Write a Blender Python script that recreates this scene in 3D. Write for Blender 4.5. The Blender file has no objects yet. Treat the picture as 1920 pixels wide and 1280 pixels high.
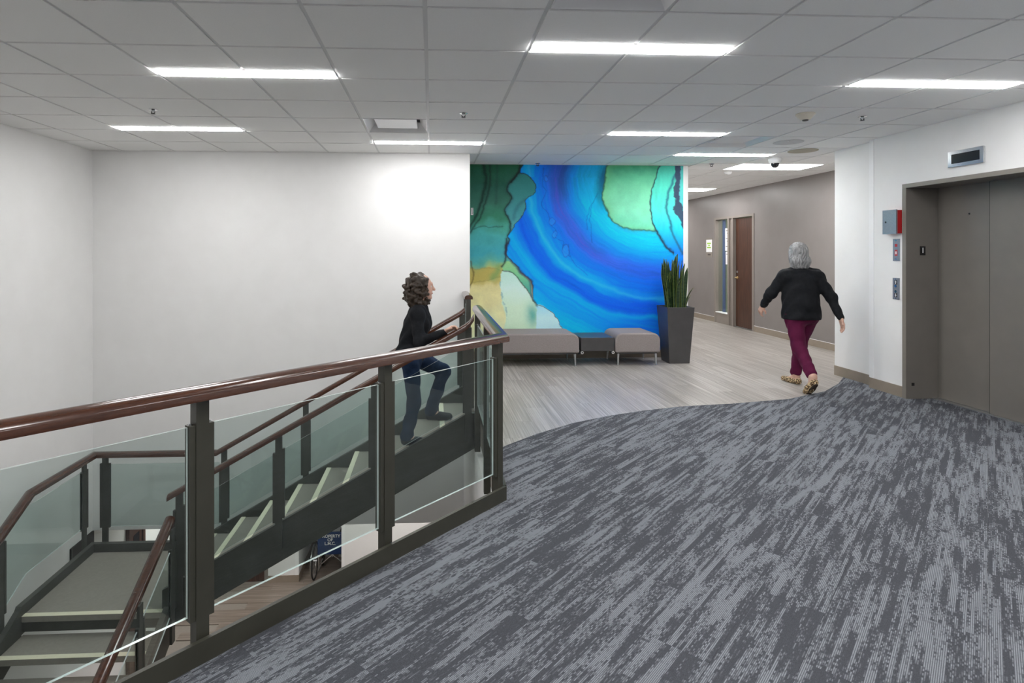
import bpy, bmesh, math, random
import numpy as np
from mathutils import Vector, Matrix

# ------------------------------------------------------------------ camera, world, exposure
SC = bpy.context.scene
COL = SC.collection
H_CAM, CZ = 1.49, 2.7245            # eye height, ceiling height
YAW = 0.05151
cd = bpy.data.cameras.new('camera'); cam = bpy.data.objects.new('camera', cd); COL.objects.link(cam)
cam.location = (0, 0, H_CAM); cam.rotation_euler = (math.pi/2, 0, -YAW)
cd.sensor_width = 36; cd.lens = 1093.44/1920*36
cd.shift_x = (960-866.21)/1920; cd.shift_y = (472.87-640)/1920
cd.clip_start = 0.05; cd.clip_end = 60
SC.camera = cam
w = bpy.data.worlds.new('world'); SC.world = w; w.use_nodes = True
w.node_tree.nodes['Background'].inputs[0].default_value = (0.8, 0.85, 0.9, 1)
w.node_tree.nodes['Background'].inputs[1].default_value = 0.05
SC.view_settings.view_transform = 'Standard'; SC.view_settings.look = 'None'
SC.view_settings.exposure = 1.36; SC.view_settings.gamma = 1.0
SC.view_settings.use_curve_mapping = False
try: SC.cycles.transparent_max_bounces = 40
except Exception: pass
LAMP = 20.0                          # radiance of the linear ceiling lights
random.seed(7); RNG = np.random.default_rng(7)

# ------------------------------------------------------------------ mesh builder
class MB:
    def __init__(s): s.v = []; s.f = []; s.m = []; s.mi = 0
    def add(s, vs, fs):
        o = len(s.v); s.v += [tuple(p) for p in vs]
        for f in fs: s.f.append([i+o for i in f]); s.m.append(s.mi)
    def box(s, x0, x1, y0, y1, z0, z1):
        s.add([(x0,y0,z0),(x1,y0,z0),(x1,y1,z0),(x0,y1,z0),(x0,y0,z1),(x1,y0,z1),(x1,y1,z1),(x0,y1,z1)],
              [(3,2,1,0),(4,5,6,7),(0,1,5,4),(1,2,6,5),(2,3,7,6),(3,0,4,7)]); return s
    def obox(s, c, ax, ay, az, hx, hy, hz):
        c, ax, ay, az = map(Vector, (c, ax, ay, az))
        vs = [c+ax*hx*i+ay*hy*j+az*hz*k for k in (-1,1) for i, j in ((-1,-1),(1,-1),(1,1),(-1,1))]
        s.add(vs, [(3,2,1,0),(4,5,6,7),(0,1,5,4),(1,2,6,5),(2,3,7,6),(3,0,4,7)]); return s
    def prism(s, poly, z0, z1):
        n = len(poly)
        a = sum(poly[i][0]*poly[(i+1)%n][1]-poly[(i+1)%n][0]*poly[i][1] for i in range(n))
        if a < 0: poly = poly[::-1]
        s.add([(x,y,z0) for x,y in poly]+[(x,y,z1) for x,y in poly],
              [tuple(range(n-1,-1,-1)), tuple(range(n,2*n))]+[(i,(i+1)%n,n+(i+1)%n,n+i) for i in range(n)]); return s
    def extrude(s, poly3, vec):           # planar 3D polygon swept along vec
        n = len(poly3); vec = Vector(vec); p = [Vector(q) for q in poly3]
        nrm = Vector((0,0,0))
        for i in range(n): nrm += (p[i]-p[0]).cross(p[(i+1)%n]-p[0])
        if nrm.dot(vec) < 0: p = p[::-1]
        s.add(p+[q+vec for q in p], [tuple(range(n-1,-1,-1)), tuple(range(n,2*n))]+[(i,(i+1)%n,n+(i+1)%n,n+i) for i in range(n)]); return s
    def cyl(s, a, b, ra, rb=None, n=16, cap=True):
        rb = ra if rb is None else rb
        a, b = Vector(a), Vector(b); d = (b-a).normalized()
        u = d.orthogonal().normalized(); v = d.cross(u)
        vs = [a+(u*math.cos(t)+v*math.sin(t))*ra for t in (2*math.pi*i/n for i in range(n))]
        vs += [b+(u*math.cos(t)+v*math.sin(t))*rb for t in (2*math.pi*i/n for i in range(n))]
        fs = [(i,(i+1)%n,n+(i+1)%n,n+i) for i in range(n)]
        if cap: fs += [tuple(range(n-1,-1,-1)), tuple(range(n,2*n))]
        s.add(vs, fs); return s
    def tube(s, pts, r, n=10, closed=False):
        pts = [Vector(p) for p in pts]; m = len(pts); vs = []; u = None
        for i, p in enumerate(pts):
            a = pts[i-1] if (i or closed) else p; b = pts[(i+1)%m] if (i < m-1 or closed) else p
            d = (b-a).normalized()
            u = d.orthogonal().normalized() if u is None else (u-d*u.dot(d)).normalized()
            v = d.cross(u)
            vs += [p+(u*math.cos(t)+v*math.sin(t))*r for t in (2*math.pi*k/n for k in range(n))]
        fs = []
        for i in range(m if closed else m-1):
            j = (i+1) % m
            fs += [(i*n+k, i*n+(k+1)%n, j*n+(k+1)%n, j*n+k) for k in range(n)]
        if not closed: fs += [tuple(range(n-1,-1,-1)), tuple(range((m-1)*n, m*n))]
        s.add(vs, fs); return s
    def lathe(s, prof, c=(0,0,0), n=24):
        c = Vector(c); m = len(prof); vs = []
        for r, z in prof: vs += [c+Vector((r*math.cos(2*math.pi*k/n), r*math.sin(2*math.pi*k/n), z)) for k in range(n)]
        fs = []
        for i in range(m-1): fs += [(i*n+k, i*n+(k+1)%n, (i+1)*n+(k+1)%n, (i+1)*n+k) for k in range(n)]
        fs += [tuple(range(n-1,-1,-1)), tuple(range((m-1)*n, m*n))]
        s.add(vs, fs); return s
    def sweep(s, prof, path):             # profile (lateral, up) along a polyline, mitred in plan
        path = [Vector(p) for p in path]; m = len(path); n = len(prof); vs = []
        dirs = []
        for i in range(m-1):
            d = path[i+1]-path[i]; d.z = 0; dirs.append(d.normalized())
        for i, p in enumerate(path):
            a = dirs[max(i-1,0)]; b = dirs[min(i,m-2)]
            t = (a+b).normalized(); l = Vector((t.y,-t.x,0)); sc = 1/max(0.3, t.dot(b))
            vs += [p+l*(u*sc)+Vector((0,0,v)) for u, v in prof]
        fs = []
        for i in range(m-1): fs += [(i*n+k, (i+1)*n+k, (i+1)*n+(k+1)%n, i*n+(k+1)%n) for k in range(n)]
        fs += [tuple(range(n)), tuple(range(m*n-1,(m-1)*n-1,-1))]
        s.add(vs, fs); return s
    def mesh(s, name='mesh', smooth=None):
        me = bpy.data.meshes.new(name); me.from_pydata(s.v, [], s.f); me.update()
        if any(s.m): me.polygons.foreach_set('material_index', s.m)
        if smooth:
            me.polygons.foreach_set('use_smooth', [True]*len(me.polygons))
            me.set_sharp_from_angle(angle=math.radians(smooth))
        return me
    def build(s, name, mat, parent=None, smooth=None, loc=(0,0,0), rot=(0,0,0), kind=None):
        return link(name, s.mesh(name, smooth), mat, parent, loc, rot, kind)

def link(name, me, mat, parent=None, loc=(0,0,0), rot=(0,0,0), kind=None):
    o = bpy.data.objects.new(name, me); COL.objects.link(o)
    if mat is not None and not me.materials:
        for m in (mat if isinstance(mat, (list,tuple)) else [mat]): me.materials.append(m)
    o.location = loc; o.rotation_euler = rot
    if parent is not None: o.parent = parent
    if kind: o['kind'] = kind
    return o
def tag(o, label, cat, group=None):
    o['label'] = label; o['category'] = cat
    if group: o['group'] = group
    return o
def thing(name, label, cat, loc=(0,0,0), rotz=0, group=None):
    o = bpy.data.objects.new(name, None); COL.objects.link(o); o.empty_display_size = 0.1
    o.location = loc; o.rotation_euler = (0,0,rotz)
    return tag(o, label, cat, group)
def struct(o, label=None, cat=None):
    o['kind'] = 'structure'
    if label: o['label'] = label
    if cat: o['category'] = cat
    return o
def bevel(o, wdt, seg=2, ang=40):
    m = o.modifiers.new('bevel', 'BEVEL'); m.width = wdt; m.segments = seg; m.limit_method = 'ANGLE'; m.angle_limit = math.radians(ang)
    return o
def dup(root, loc=None, rotz=None, label=None, group=None):
    r = root.copy(); COL.objects.link(r)
    if loc is not None: r.location = loc
    if rotz is not None: r.rotation_euler = (0,0,rotz)
    if label: r['label'] = label
    if group: r['group'] = group
    for ch in list(root.children):
        c = ch.copy(); COL.objects.link(c); c.parent = r
        for g in ch.children:
            d = g.copy(); COL.objects.link(d); d.parent = c
    return r
def clip(poly, x0, x1, y0, y1):           # Sutherland-Hodgman against a rectangle
    def cut(p, ins, inter):
        out = []
        for i in range(len(p)):
            a, b = p[i-1], p[i]
            if ins(b):
                if not ins(a): out.append(inter(a, b))
                out.append(b)
            elif ins(a): out.append(inter(a, b))
        return out
    def ix(v): return lambda a, b: (v, a[1]+(b[1]-a[1])*(v-a[0])/(b[0]-a[0]))
    def iy(v): return lambda a, b: (a[0]+(b[0]-a[0])*(v-a[1])/(b[1]-a[1]), v)
    for ins, it in ((lambda q: q[0] >= x0, ix(x0)), (lambda q: q[0] <= x1, ix(x1)), (lambda q: q[1] >= y0, iy(y0)), (lambda q: q[1] <= y1, iy(y1))):
        if not poly: return []
        poly = cut(poly, ins, it)
    out = []
    for q in poly:
        if not out or abs(q[0]-out[-1][0])+abs(q[1]-out[-1][1]) > 1e-5: out.append(q)
    if len(out) > 1 and abs(out[0][0]-out[-1][0])+abs(out[0][1]-out[-1][1]) < 1e-5: out.pop()
    a = 0.5*abs(sum(out[i-1][0]*out[i][1]-out[i][0]*out[i-1][1] for i in range(len(out)))) if len(out) > 2 else 0
    return out if a > 2e-4 else []

# ------------------------------------------------------------------ materials
def srgb(r, g, b):
    f = lambda c: c/12.92 if c <= 0.04045 else ((c+0.055)/1.055)**2.4
    return (f(r/255), f(g/255), f(b/255), 1)
class Mat:
    def __init__(s, name, col=(0.5,0.5,0.5,1), rough=0.6, spec=0.4, metal=0.0):
        s.m = bpy.data.materials.new(name); s.m.use_nodes = True
        s.t = s.m.node_tree; s.b = s.t.nodes['Principled BSDF']
        s.b.inputs['Base Color'].default_value = col; s.b.inputs['Roughness'].default_value = rough
        s.b.inputs['Specular IOR Level'].default_value = spec; s.b.inputs['Metallic'].default_value = metal
    def n(s, typ, ins=None, **props):
        nd = s.t.nodes.new(typ)
        for k, v in props.items(): setattr(nd, k, v)
        for k, v in (ins or {}).items():
            if isinstance(v, bpy.types.NodeSocket): s.t.links.new(v, nd.inputs[k])
            else: nd.inputs[k].default_value = v
        return nd
    def math(s, op, a, b=None, c=None, clamp=False):
        ins = {0: a}
        if b is not None: ins[1] = b
        if c is not None: ins[2] = c
        return s.n('ShaderNodeMath', ins, operation=op, use_clamp=clamp).outputs[0]
    def mix(s, fac, a, b):
        nd = s.n('ShaderNodeMix', {'Factor': fac}, data_type='RGBA')
        for k, v in ((6, a), (7, b)):
            if isinstance(v, bpy.types.NodeSocket): s.t.links.new(v, nd.inputs[k])
            else: nd.inputs[k].default_value = v
        return nd.outputs[2]
    def ramp(s, fac, stops):
        nd = s.n('ShaderNodeValToRGB', {'Fac': fac}); e = nd.color_ramp.elements
        while len(e) < len(stops): e.new(0.5)
        for i, (p, c) in enumerate(stops): e[i].position = p; e[i].color = c
        return nd.outputs[0]
    def obj(s, scale=(1,1,1), rand=0.0):
        co = s.n('ShaderNodeTexCoord').outputs['Object']
        off = (0,0,0)
        mp = s.n('ShaderNodeMapping', {'Vector': co, 'Scale': scale})
        if rand:
            r = s.n('ShaderNodeObjectInfo').outputs['Random']
            v = s.n('ShaderNodeCombineXYZ', {0: s.math('MULTIPLY', r, rand), 1: s.math('MULTIPLY', r, rand*0.73), 2: s.math('MULTIPLY', r, rand*1.31)}).outputs[0]
            s.t.links.new(v, mp.inputs['Location'])
        return mp.outputs[0]
    def noise(s, vec, scale=5, detail=2, rough=0.5):
        return s.n('ShaderNodeTexNoise', {'Vector': vec, 'Scale': scale, 'Detail': detail, 'Roughness': rough}).outputs[0]
    def bump(s, h, strength=0.2, dist=0.01):
        nd = s.n('ShaderNodeBump', {'Height': h, 'Strength': strength, 'Distance': dist})
        s.t.links.new(nd.outputs[0], s.b.inputs['Normal'])
    def color(s, sock): s.t.links.new(sock, s.b.inputs['Base Color'])
    def rough(s, sock): s.t.links.new(sock, s.b.inputs['Roughness'])

def mottled(name, c1, c2, scale, rough=0.7, spec=0.3, bump=0.0, bscale=None, rand=0.0, metal=0.0):
    m = Mat(name, c1, rough, spec, metal); v = m.obj(rand=rand)
    n = m.noise(v, scale, 3, 0.6)
    m.color(m.ramp(n, [(0.3, c1), (0.7, c2)]))
    if bump: m.bump(m.noise(v, bscale or scale, 2), bump, 0.003)
    return m.m
M = {}
M['white'] = mottled('white_paint', (0.80,0.795,0.785,1), (0.83,0.826,0.818,1), 3, 0.75, 0.25, 0.06, 180)
M['white_trim'] = mottled('white_trim', (0.84,0.84,0.84,1), (0.87,0.87,0.87,1), 6, 0.5, 0.4)
M['tile'] = mottled('ceiling_tile', (0.84,0.84,0.83,1), (0.88,0.88,0.87,1), 220, 0.9, 0.1, 0.15, 260, rand=9)
M['tbar'] = Mat('grid_metal', (0.66,0.66,0.66,1), 0.5, 0.4).m
M['vent'] = Mat('diffuser_enamel', (0.82,0.82,0.83,1), 0.35, 0.5).m
M['cavity'] = Mat('duct_dark', (0.03,0.03,0.032,1), 0.8, 0.2).m
M['taupe'] = mottled('taupe_paint', (0.215,0.193,0.185,1), (0.238,0.215,0.206,1), 2.5, 0.36, 0.4, 0.08, 150)
M['taupe_base'] = mottled('taupe_rubber_base', (0.27,0.225,0.18,1), (0.30,0.25,0.20,1), 9, 0.55, 0.35)
M['taupe_frame'] = mottled('taupe_frame_paint', (0.24,0.21,0.185,1), (0.26,0.225,0.20,1), 4, 0.45, 0.4)
M['elev'] = mottled('elevator_enamel', (0.175,0.160,0.143,1), (0.19,0.175,0.156,1), 5, 0.42, 0.45)
M['elev_edge'] = mottled('elevator_edge_enamel', (0.21,0.19,0.165,1), (0.23,0.205,0.18,1), 5, 0.4, 0.45)
M['steel'] = mottled('brushed_steel', (0.45,0.46,0.47,1), (0.55,0.56,0.57,1), 40, 0.35, 0.5, metal=0.9)
M['chrome'] = Mat('chrome', (0.75,0.76,0.77,1), 0.15, 0.5, 1.0).m
M['panel_steel'] = mottled('panel_steel', (0.26,0.28,0.32,1), (0.31,0.33,0.37,1), 60, 0.4, 0.5, metal=0.5)
M['bronze'] = mottled('bronze_green_enamel', (0.040,0.039,0.029,1), (0.052,0.050,0.038,1), 7, 0.42, 0.45)
M['bronze2'] = mottled('stair_steel_enamel', (0.050,0.051,0.043,1), (0.062,0.063,0.054,1), 7, 0.45, 0.45)
M['black'] = Mat('black_plastic', (0.012,0.012,0.013,1), 0.4, 0.5).m
M['screen'] = Mat('dark_screen', (0.008,0.009,0.012,1), 0.12, 0.6).m
M['red'] = Mat('red_enamel', srgb(175,25,30), 0.4, 0.5).m
M['redlens'] = Mat('red_lens', srgb(190,60,55), 0.3, 0.5).m
M['whiteink'] = Mat('white_ink', (0.85,0.85,0.85,1), 0.6, 0.3).m
M['greenink'] = Mat('green_ink', srgb(150,200,60), 0.6, 0.3).m
M['darkink'] = Mat('dark_ink', srgb(80,75,70), 0.6, 0.3).m
M['paper'] = mottled('paper', (0.80,0.80,0.80,1), (0.84,0.84,0.84,1), 12, 0.8, 0.2)
M['gold'] = Mat('brass', (0.70,0.52,0.25,1), 0.3, 0.5, 1.0).m
M['tread'] = mottled('tread_rubber', (0.255,0.232,0.203,1), (0.285,0.26,0.228,1), 35, 0.65, 0.35, 0.1, 120)
M['nosing'] = mottled('cream_nosing', (0.74,0.70,0.53,1), (0.78,0.74,0.58,1), 25, 0.6, 0.3)
M['laminate'] = mottled('charcoal_laminate', (0.055,0.053,0.054,1), (0.065,0.063,0.064,1), 12, 0.35, 0.45)
M['planter'] = mottled('planter_fibreglass', (0.060,0.058,0.059,1), (0.072,0.070,0.071,1), 6, 0.35, 0.45)
M['detector'] = Mat('detector_plastic', (0.62,0.58,0.50,1), 0.5, 0.4).m
M['detector_w'] = Mat('white_plastic', (0.80,0.80,0.80,1), 0.45, 0.4).m
M['tan'] = mottled('tan_grille', (0.42,0.39,0.31,1), (0.47,0.43,0.35,1), 150, 0.8, 0.2)
M['greygrille'] = mottled('pale_grille', (0.60,0.60,0.60,1), (0.66,0.66,0.66,1), 200, 0.8, 0.2)
M['soil'] = mottled('dark_gravel', (0.012,0.011,0.010,1), (0.05,0.045,0.04,1), 60, 0.9, 0.2)
M['blue_vinyl'] = mottled('navy_vinyl', (0.008,0.03,0.11,1), (0.012,0.04,0.13,1), 20, 0.5, 0.4, 0.1, 200)
M['rubber'] = Mat('tyre_rubber', (0.03,0.03,0.03,1), 0.8, 0.2).m
M['skin'] = mottled('skin', (0.60,0.36,0.27,1), (0.66,0.41,0.32,1), 14, 0.5, 0.4)
M['eye'] = Mat('eye_white', (0.75,0.73,0.70,1), 0.2, 0.5).m
M['iris'] = Mat('iris_brown', (0.05,0.03,0.02,1), 0.2, 0.5).m
M['lip'] = Mat('lip', (0.42,0.15,0.13,1), 0.4, 0.4).m
M['knit'] = mottled('black_knit', (0.008,0.009,0.011,1), (0.014,0.015,0.018,1), 30, 0.85, 0.2, 0.2, 300)
M['jeans'] = mottled('blue_denim', (0.010,0.022,0.055,1), (0.022,0.042,0.09,1), 18, 0.85, 0.2, 0.15, 400)
M['maroon'] = mottled('maroon_trousers', (0.085,0.006,0.034,1), (0.11,0.009,0.045,1), 10, 0.8, 0.2, 0.1, 250)
M['shoe'] = Mat('dark_shoe', (0.01,0.012,0.02,1), 0.5, 0.4).m
M['sole'] = Mat('brown_sole', (0.06,0.045,0.035,1), 0.7, 0.3).m
M['void'] = Mat('plain_dark', (0.02,0.018,0.016,1), 0.5, 0.4).m
M['blueframe'] = Mat('blue_frame', srgb(75,95,140), 0.5, 0.4).m
M['roomgreen'] = mottled('room_wall_green', (0.34,0.38,0.28,1), (0.38,0.42,0.32,1), 3, 0.8, 0.2)

def streak(name, c1, c2, c3, scale, sx, rough, spec, axis_scale, rand=0.0, coat=0.0, bump=0.0):
    m = Mat(name, c1, rough, spec)
    v = m.obj(axis_scale, rand)
    n = m.noise(v, scale, 4, 0.65)
    m.color(m.ramp(n, [(0.28, c1), (0.5, c2), (0.74, c3)]))
    if coat: m.b.inputs['Coat Weight'].default_value = coat; m.b.inputs['Coat Roughness'].default_value = 0.12
    if bump: m.bump(n, bump, 0.002)
    return m.m
M['rail_wood'] = streak('mahogany_rail', (0.040,0.0145,0.008,1), (0.062,0.022,0.0115,1), (0.085,0.031,0.016,1), 3, 1, 0.19, 0.5, (4,4,30), 11, 0.4)
M['door_wood'] = streak('walnut_door', (0.030,0.011,0.006,1), (0.060,0.022,0.011,1), (0.095,0.038,0.019,1), 4, 1, 0.4, 0.4, (10,10,0.8), 5, 0.2)
M['fabric'] = None
def fabric():
    m = Mat('grey_weave', (0.2,0.18,0.18,1), 0.9, 0.2); v = m.obj()
    a = m.noise(v, 260, 2, 0.6); b = m.noise(v, 6, 2)
    c = m.ramp(a, [(0.3, (0.21,0.182,0.178,1)), (0.7, (0.33,0.29,0.283,1))])
    m.color(m.mix(m.math('MULTIPLY', b, 0.25), c, (0.29,0.26,0.25,1))); m.bump(a, 0.3, 0.002)
    return m.m
M['fabric'] = fabric()
def hairmat(name, c1, c2, sc=(60,60,6)):
    m = Mat(name, c1, 0.5, 0.4); v = m.obj(sc); n = m.noise(v, 1.2, 3, 0.6)
    m.color(m.ramp(n, [(0.3, c1), (0.7, c2)])); m.bump(n, 0.5, 0.004); return m.m
M['hair_brown'] = hairmat('brown_hair', (0.018,0.012,0.008,1), (0.06,0.04,0.027,1), (25,25,20))
M['hair_grey'] = hairmat('grey_hair', (0.14,0.14,0.145,1), (0.42,0.42,0.42,1))
def leopard():
    m = Mat('leopard_print', (0.5,0.35,0.2,1), 0.6, 0.3); v = m.obj()
    d = m.n('ShaderNodeTexVoronoi', {'Vector': v, 'Scale': 75.0}).outputs['Distance']
    m.color(m.ramp(d, [(0.0, srgb(120,85,50)), (0.28, srgb(120,85,50)), (0.34, srgb(30,22,15)), (0.5, srgb(30,22,15)), (0.58, srgb(205,180,140))])); return m.m
M['leopard'] = leopard()
def leafmat():
    m = Mat('snake_plant_leaf', (0.02,0.06,0.02,1), 0.35, 0.5)
    v = m.obj((3,3,26), 7); n = m.noise(v, 1.6, 3, 0.6)
    m.color(m.ramp(n, [(0.35, (0.006,0.018,0.007,1)), (0.55, (0.018,0.048,0.016,1)), (0.72, (0.05,0.085,0.032,1))])); return m.m
M['leaf'] = leafmat()
M['leaf_edge'] = mottled('yellow_leaf_edge', (0.30,0.34,0.07,1), (0.22,0.28,0.06,1), 20, 0.4, 0.4)
def glass(name, tint):
    m = Mat(name); t = m.t; t.nodes.remove(m.b)
    out = t.nodes['Material Output']
    tr = m.n('ShaderNodeBsdfTransparent', {'Color': tint}); gl = m.n('ShaderNodeBsdfGlossy', {'Color': (1,1,1,1), 'Roughness': 0.02})
    lw = m.n('ShaderNodeLayerWeight', {'Blend': 0.5}).outputs['Facing']
    fr = m.math('MULTIPLY_ADD', m.math('POWER', lw, 5.0), 0.9, 0.035)
    mx = m.n('ShaderNodeMixShader', {0: fr, 1: tr.outputs[0], 2: gl.outputs[0]})
    t.links.new(mx.outputs[0], out.inputs[0]); return m.m
M['glass'] = glass('green_tinted_glass', (0.885,0.93,0.918,1))
M['winglass'] = glass('window_glass', (0.93,0.96,0.95,1))
M['glass_edge'] = Mat('polished_glass_edge', (0.56,0.62,0.61,1), 0.15, 0.8).m
def emit(name, col, s):
    m = Mat(name, col, 0.5, 0.3); m.b.inputs['Emission Color'].default_value = col; m.b.inputs['Emission Strength'].default_value = s; return m.m
M['lamp'] = emit('lit_diffuser', (1.0,0.995,0.99,1), LAMP)
M['lamp_panel'] = emit('lit_troffer', (1.0,0.995,0.99,1), LAMP*0.42)
M['lamp_low'] = emit('added_lower_lamp', (1.0,0.965,0.93,1), LAMP*0.28)

def carpet():
    m = Mat('carpet_weave', (0.1,0.1,0.1,1), 0.95, 0.1)
    co = m.n('ShaderNodeTexCoord').outputs['Object']; s = m.n('ShaderNodeSeparateXYZ', {0: co})
    x, y = s.outputs[0], s.outputs[1]
    r = m.n('ShaderNodeObjectInfo').outputs['Random']
    rows = 165.0
    yr = m.math('MULTIPLY', y, rows); yq = m.math('DIVIDE', m.math('FLOOR', yr), rows)
    v = m.n('ShaderNodeCombineXYZ', {0: m.math('MULTIPLY_ADD', x, 3.1, m.math('MULTIPLY', r, 61)), 1: m.math('MULTIPLY_ADD', yq, 24.0, m.math('MULTIPLY', r, 37)), 2: m.math('MULTIPLY', r, 13)}).outputs[0]
    n1 = m.noise(v, 1.0, 4, 0.62)
    xq = m.math('FLOOR', m.math('MULTIPLY', x, 70.0))
    wn = m.n('ShaderNodeTexWhiteNoise', {'Vector': m.n('ShaderNodeCombineXYZ', {0: xq, 1: m.math('FLOOR', yr), 2: m.math('MULTIPLY', r, 50)}).outputs[0]}).outputs[0]
    def bars(width, fx, k):
        bd = m.math('FLOOR', m.math('MULTIPLY', y, width))
        wb = m.n('ShaderNodeTexWhiteNoise', {'Vector': m.n('ShaderNodeCombineXYZ', {0: bd, 1: m.math('MULTIPLY', r, 90+k), 2: float(k)}).outputs[0]}).outputs[0]
        return m.noise(m.n('ShaderNodeCombineXYZ', {0: m.math('MULTIPLY_ADD', x, fx, m.math('MULTIPLY', wb, 83.0)), 1: m.math('MULTIPLY', wb, 31.0), 2: m.math('MULTIPLY', r, 11)}).outputs[0], 1.0, 2, 0.6)
    a = m.math('ADD', m.math('MULTIPLY', n1, 0.34), m.math('ADD', m.math('MULTIPLY', bars(36.0, 1.9, 1), 0.36), m.math('MULTIPLY', bars(83.0, 3.0, 2), 0.30)))
    a = m.math('ADD', a, m.math('MULTIPLY_ADD', wn, 0.09, -0.045))
    a = m.math('ADD', a, m.math('MULTIPLY_ADD', r, 0.05, -0.025))
    mask = m.n('ShaderNodeMapRange', {0: a, 1: 0.475, 2: 0.545}).outputs[0]
    st = m.math('FRACT', yr)
    line = m.n('ShaderNodeMapRange', {0: m.math('ABSOLUTE', m.math('SUBTRACT', st, 0.5)), 1: 0.18, 2: 0.34, 3: 1.0, 4: 0.25}).outputs[0]
    fl = m.noise(co, 420, 2, 0.7)
    lit = m.math('MULTIPLY', mask, line)
    dark = m.ramp(fl, [(0.3, (0.045,0.047,0.055,1)), (0.75, (0.095,0.099,0.112,1))])
    light = m.ramp(fl, [(0.3, (0.20,0.215,0.24,1)), (0.75, (0.33,0.345,0.37,1))])
    m.color(m.mix(lit, dark, light))
    m.bump(m.math('ADD', line, fl), 0.35, 0.003)
    return m.m
M['carpet'] = carpet()
def vinyl(name, c1, c2, c3):
    m = Mat(name, c1, 0.33, 0.45)
    co = m.n('ShaderNodeTexCoord').outputs['Object']
    r = m.n('ShaderNodeObjectInfo').outputs['Random']
    s = m.n('ShaderNodeSeparateXYZ', {0: co})
    v = m.n('ShaderNodeCombineXYZ', {0: m.math('MULTIPLY_ADD', s.outputs[0], 75.0, m.math('MULTIPLY', r, 91)), 1: m.math('MULTIPLY_ADD', s.outputs[1], 1.1, m.math('MULTIPLY', r, 43)), 2: m.math('MULTIPLY', r, 17)}).outputs[0]
    n = m.noise(v, 1.0, 3, 0.6)
    n = m.math('ADD', n, m.math('MULTIPLY_ADD', r, 0.12, -0.06))
    m.color(m.ramp(n, [(0.28, c1), (0.5, c2), (0.72, c3)]))
    return m.m
M['vinyl'] = vinyl('striped_vinyl_plank', (0.21,0.19,0.168,1), (0.33,0.305,0.278,1), (0.50,0.475,0.445,1))
# ------------------------------------------------------------------ plan of the place (metres)
XL, XE, XE2, XT = -4.12, 4.82, 4.905, 6.06      # left wall, elevator wall, its recessed end, corridor wall
YB, YM, YF, YR = 7.31, 8.135, 15.0, -2.6        # white back wall, mural wall, corridor end, rear wall
XW, XM = 0.476, 3.646                            # free ends of the white back wall and of the mural wall
YS, YEND = 6.19, 6.867                           # step in the elevator wall, its far end
ZL, ZLC = -4.30, -1.89                           # lower floor, lower ceiling
GC = Vector((0.449, 3.485, 0)); GD = Vector((-0.692, -0.722, 0)).normalized(); GN = Vector((-GD.y, GD.x, 0))  # guard corner, run, normal
if GN.x > 0: GN = -GN                            # towards the stair well
XG = 0.449                                       # guard return line
DY0, DY1, DX = 4.42, 5.68, 5.14                  # elevator opening and door plane
DZ = 2.142
curve = [(0.449,4.33),(0.576,4.475),(0.859,4.742),(1.221,5.022),(1.6,5.229),(1.987,5.388),(2.42,5.518),(2.986,5.598),(3.615,5.738),(4.204,6.038),(4.60,6.38),(4.80,6.60),(4.905,6.715)]
dia = lambda x: (GC + GD*((x-GC.x)/GD.x)).y
room = [(XL,YR),(XE,YR),(XE,YS),(XE2,YS),(XE2,YEND),(XT,YEND),(XT,YF),(XM,YF),(XM,YM),(XW,YM),(XW,YB),(XL,YB)]
xr0 = GC.x + GD.x*((YR-GC.y)/GD.y)
carpet_reg = [(GC.x,GC.y)] + curve + [(XE2,YS),(XE,YS),(XE,DY1),(DX,DY1),(DX,DY0),(XE,DY0),(XE,YR),(XL,YR),(XL,dia(XL))]
vinyl_reg = curve + [(XE2,YEND),(XT,YEND),(XT,YF),(XM,YF),(XM,YM),(XW,YM),(XW,YB),(0.40,YB),(0.40,5.36),(0.449,5.36)]
floor_reg = [(GC.x,GC.y),(0.449,5.36),(0.40,5.36),(0.40,YB),(XW,YB),(XW,YM),(XM,YM),(XM,YF),(XT,YF),(XT,YEND),(XE2,YEND),(XE2,YS),(XE,YS),(XE,DY1),(DX,DY1),(DX,DY0),(XE,DY0),(XE,YR),(XL,YR),(XL,dia(XL))]

# ------------------------------------------------------------------ floor, in planks
fl = MB().prism(floor_reg, -0.30, -0.012).build('floor', M['tread'])
struct(fl, 'upper floor of striped vinyl planks and grey carpet planks', 'floor')
PW, PL = 0.18, 1.22
vfull = MB().box(-PW/2+0.0006, PW/2-0.0006, -PL/2+0.0006, PL/2-0.0006, -0.012, 0).mesh('vinyl_plank'); vfull.materials.append(M['vinyl'])
ix = 0; x = 0.36
nplank = 0
while x < XT+PW:
    y = 4.2 - PL + ((ix*0.37) % 1.0)*PL
    while y < 15.2:
        p = clip(vinyl_reg, x+0.0006, x+PW-0.0006, y+0.0006, y+PL-0.0006)
        if p:
            cx, cy = x+PW/2, y+PL/2
            a = 0.5*abs(sum(p[i-1][0]*p[i][1]-p[i][0]*p[i-1][1] for i in range(len(p))))
            if a > (PW-0.0012)*(PL-0.0012)*0.9995: link('vinyl_plank', vfull, None, fl, (cx,cy,0))
            else: MB().prism([(q[0]-cx,q[1]-cy) for q in p], -0.012, 0).build('vinyl_plank', M['vinyl'], fl, loc=(cx,cy,0))
            nplank += 1
        y += PL
    x += PW; ix += 1
CW, CL = 0.25, 1.0
R45 = math.radians(45); ca, sa = math.cos(R45), math.sin(R45)
creg = [(ca*x+sa*y, -sa*x+ca*y) for x, y in carpet_reg]        # region in plank axes
cfull = MB().box(-CL/2+0.0004, CL/2-0.0004, -CW/2+0.0004, CW/2-0.0004, -0.012, 0.003).mesh('carpet_plank'); cfull.materials.append(M['carpet'])
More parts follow.
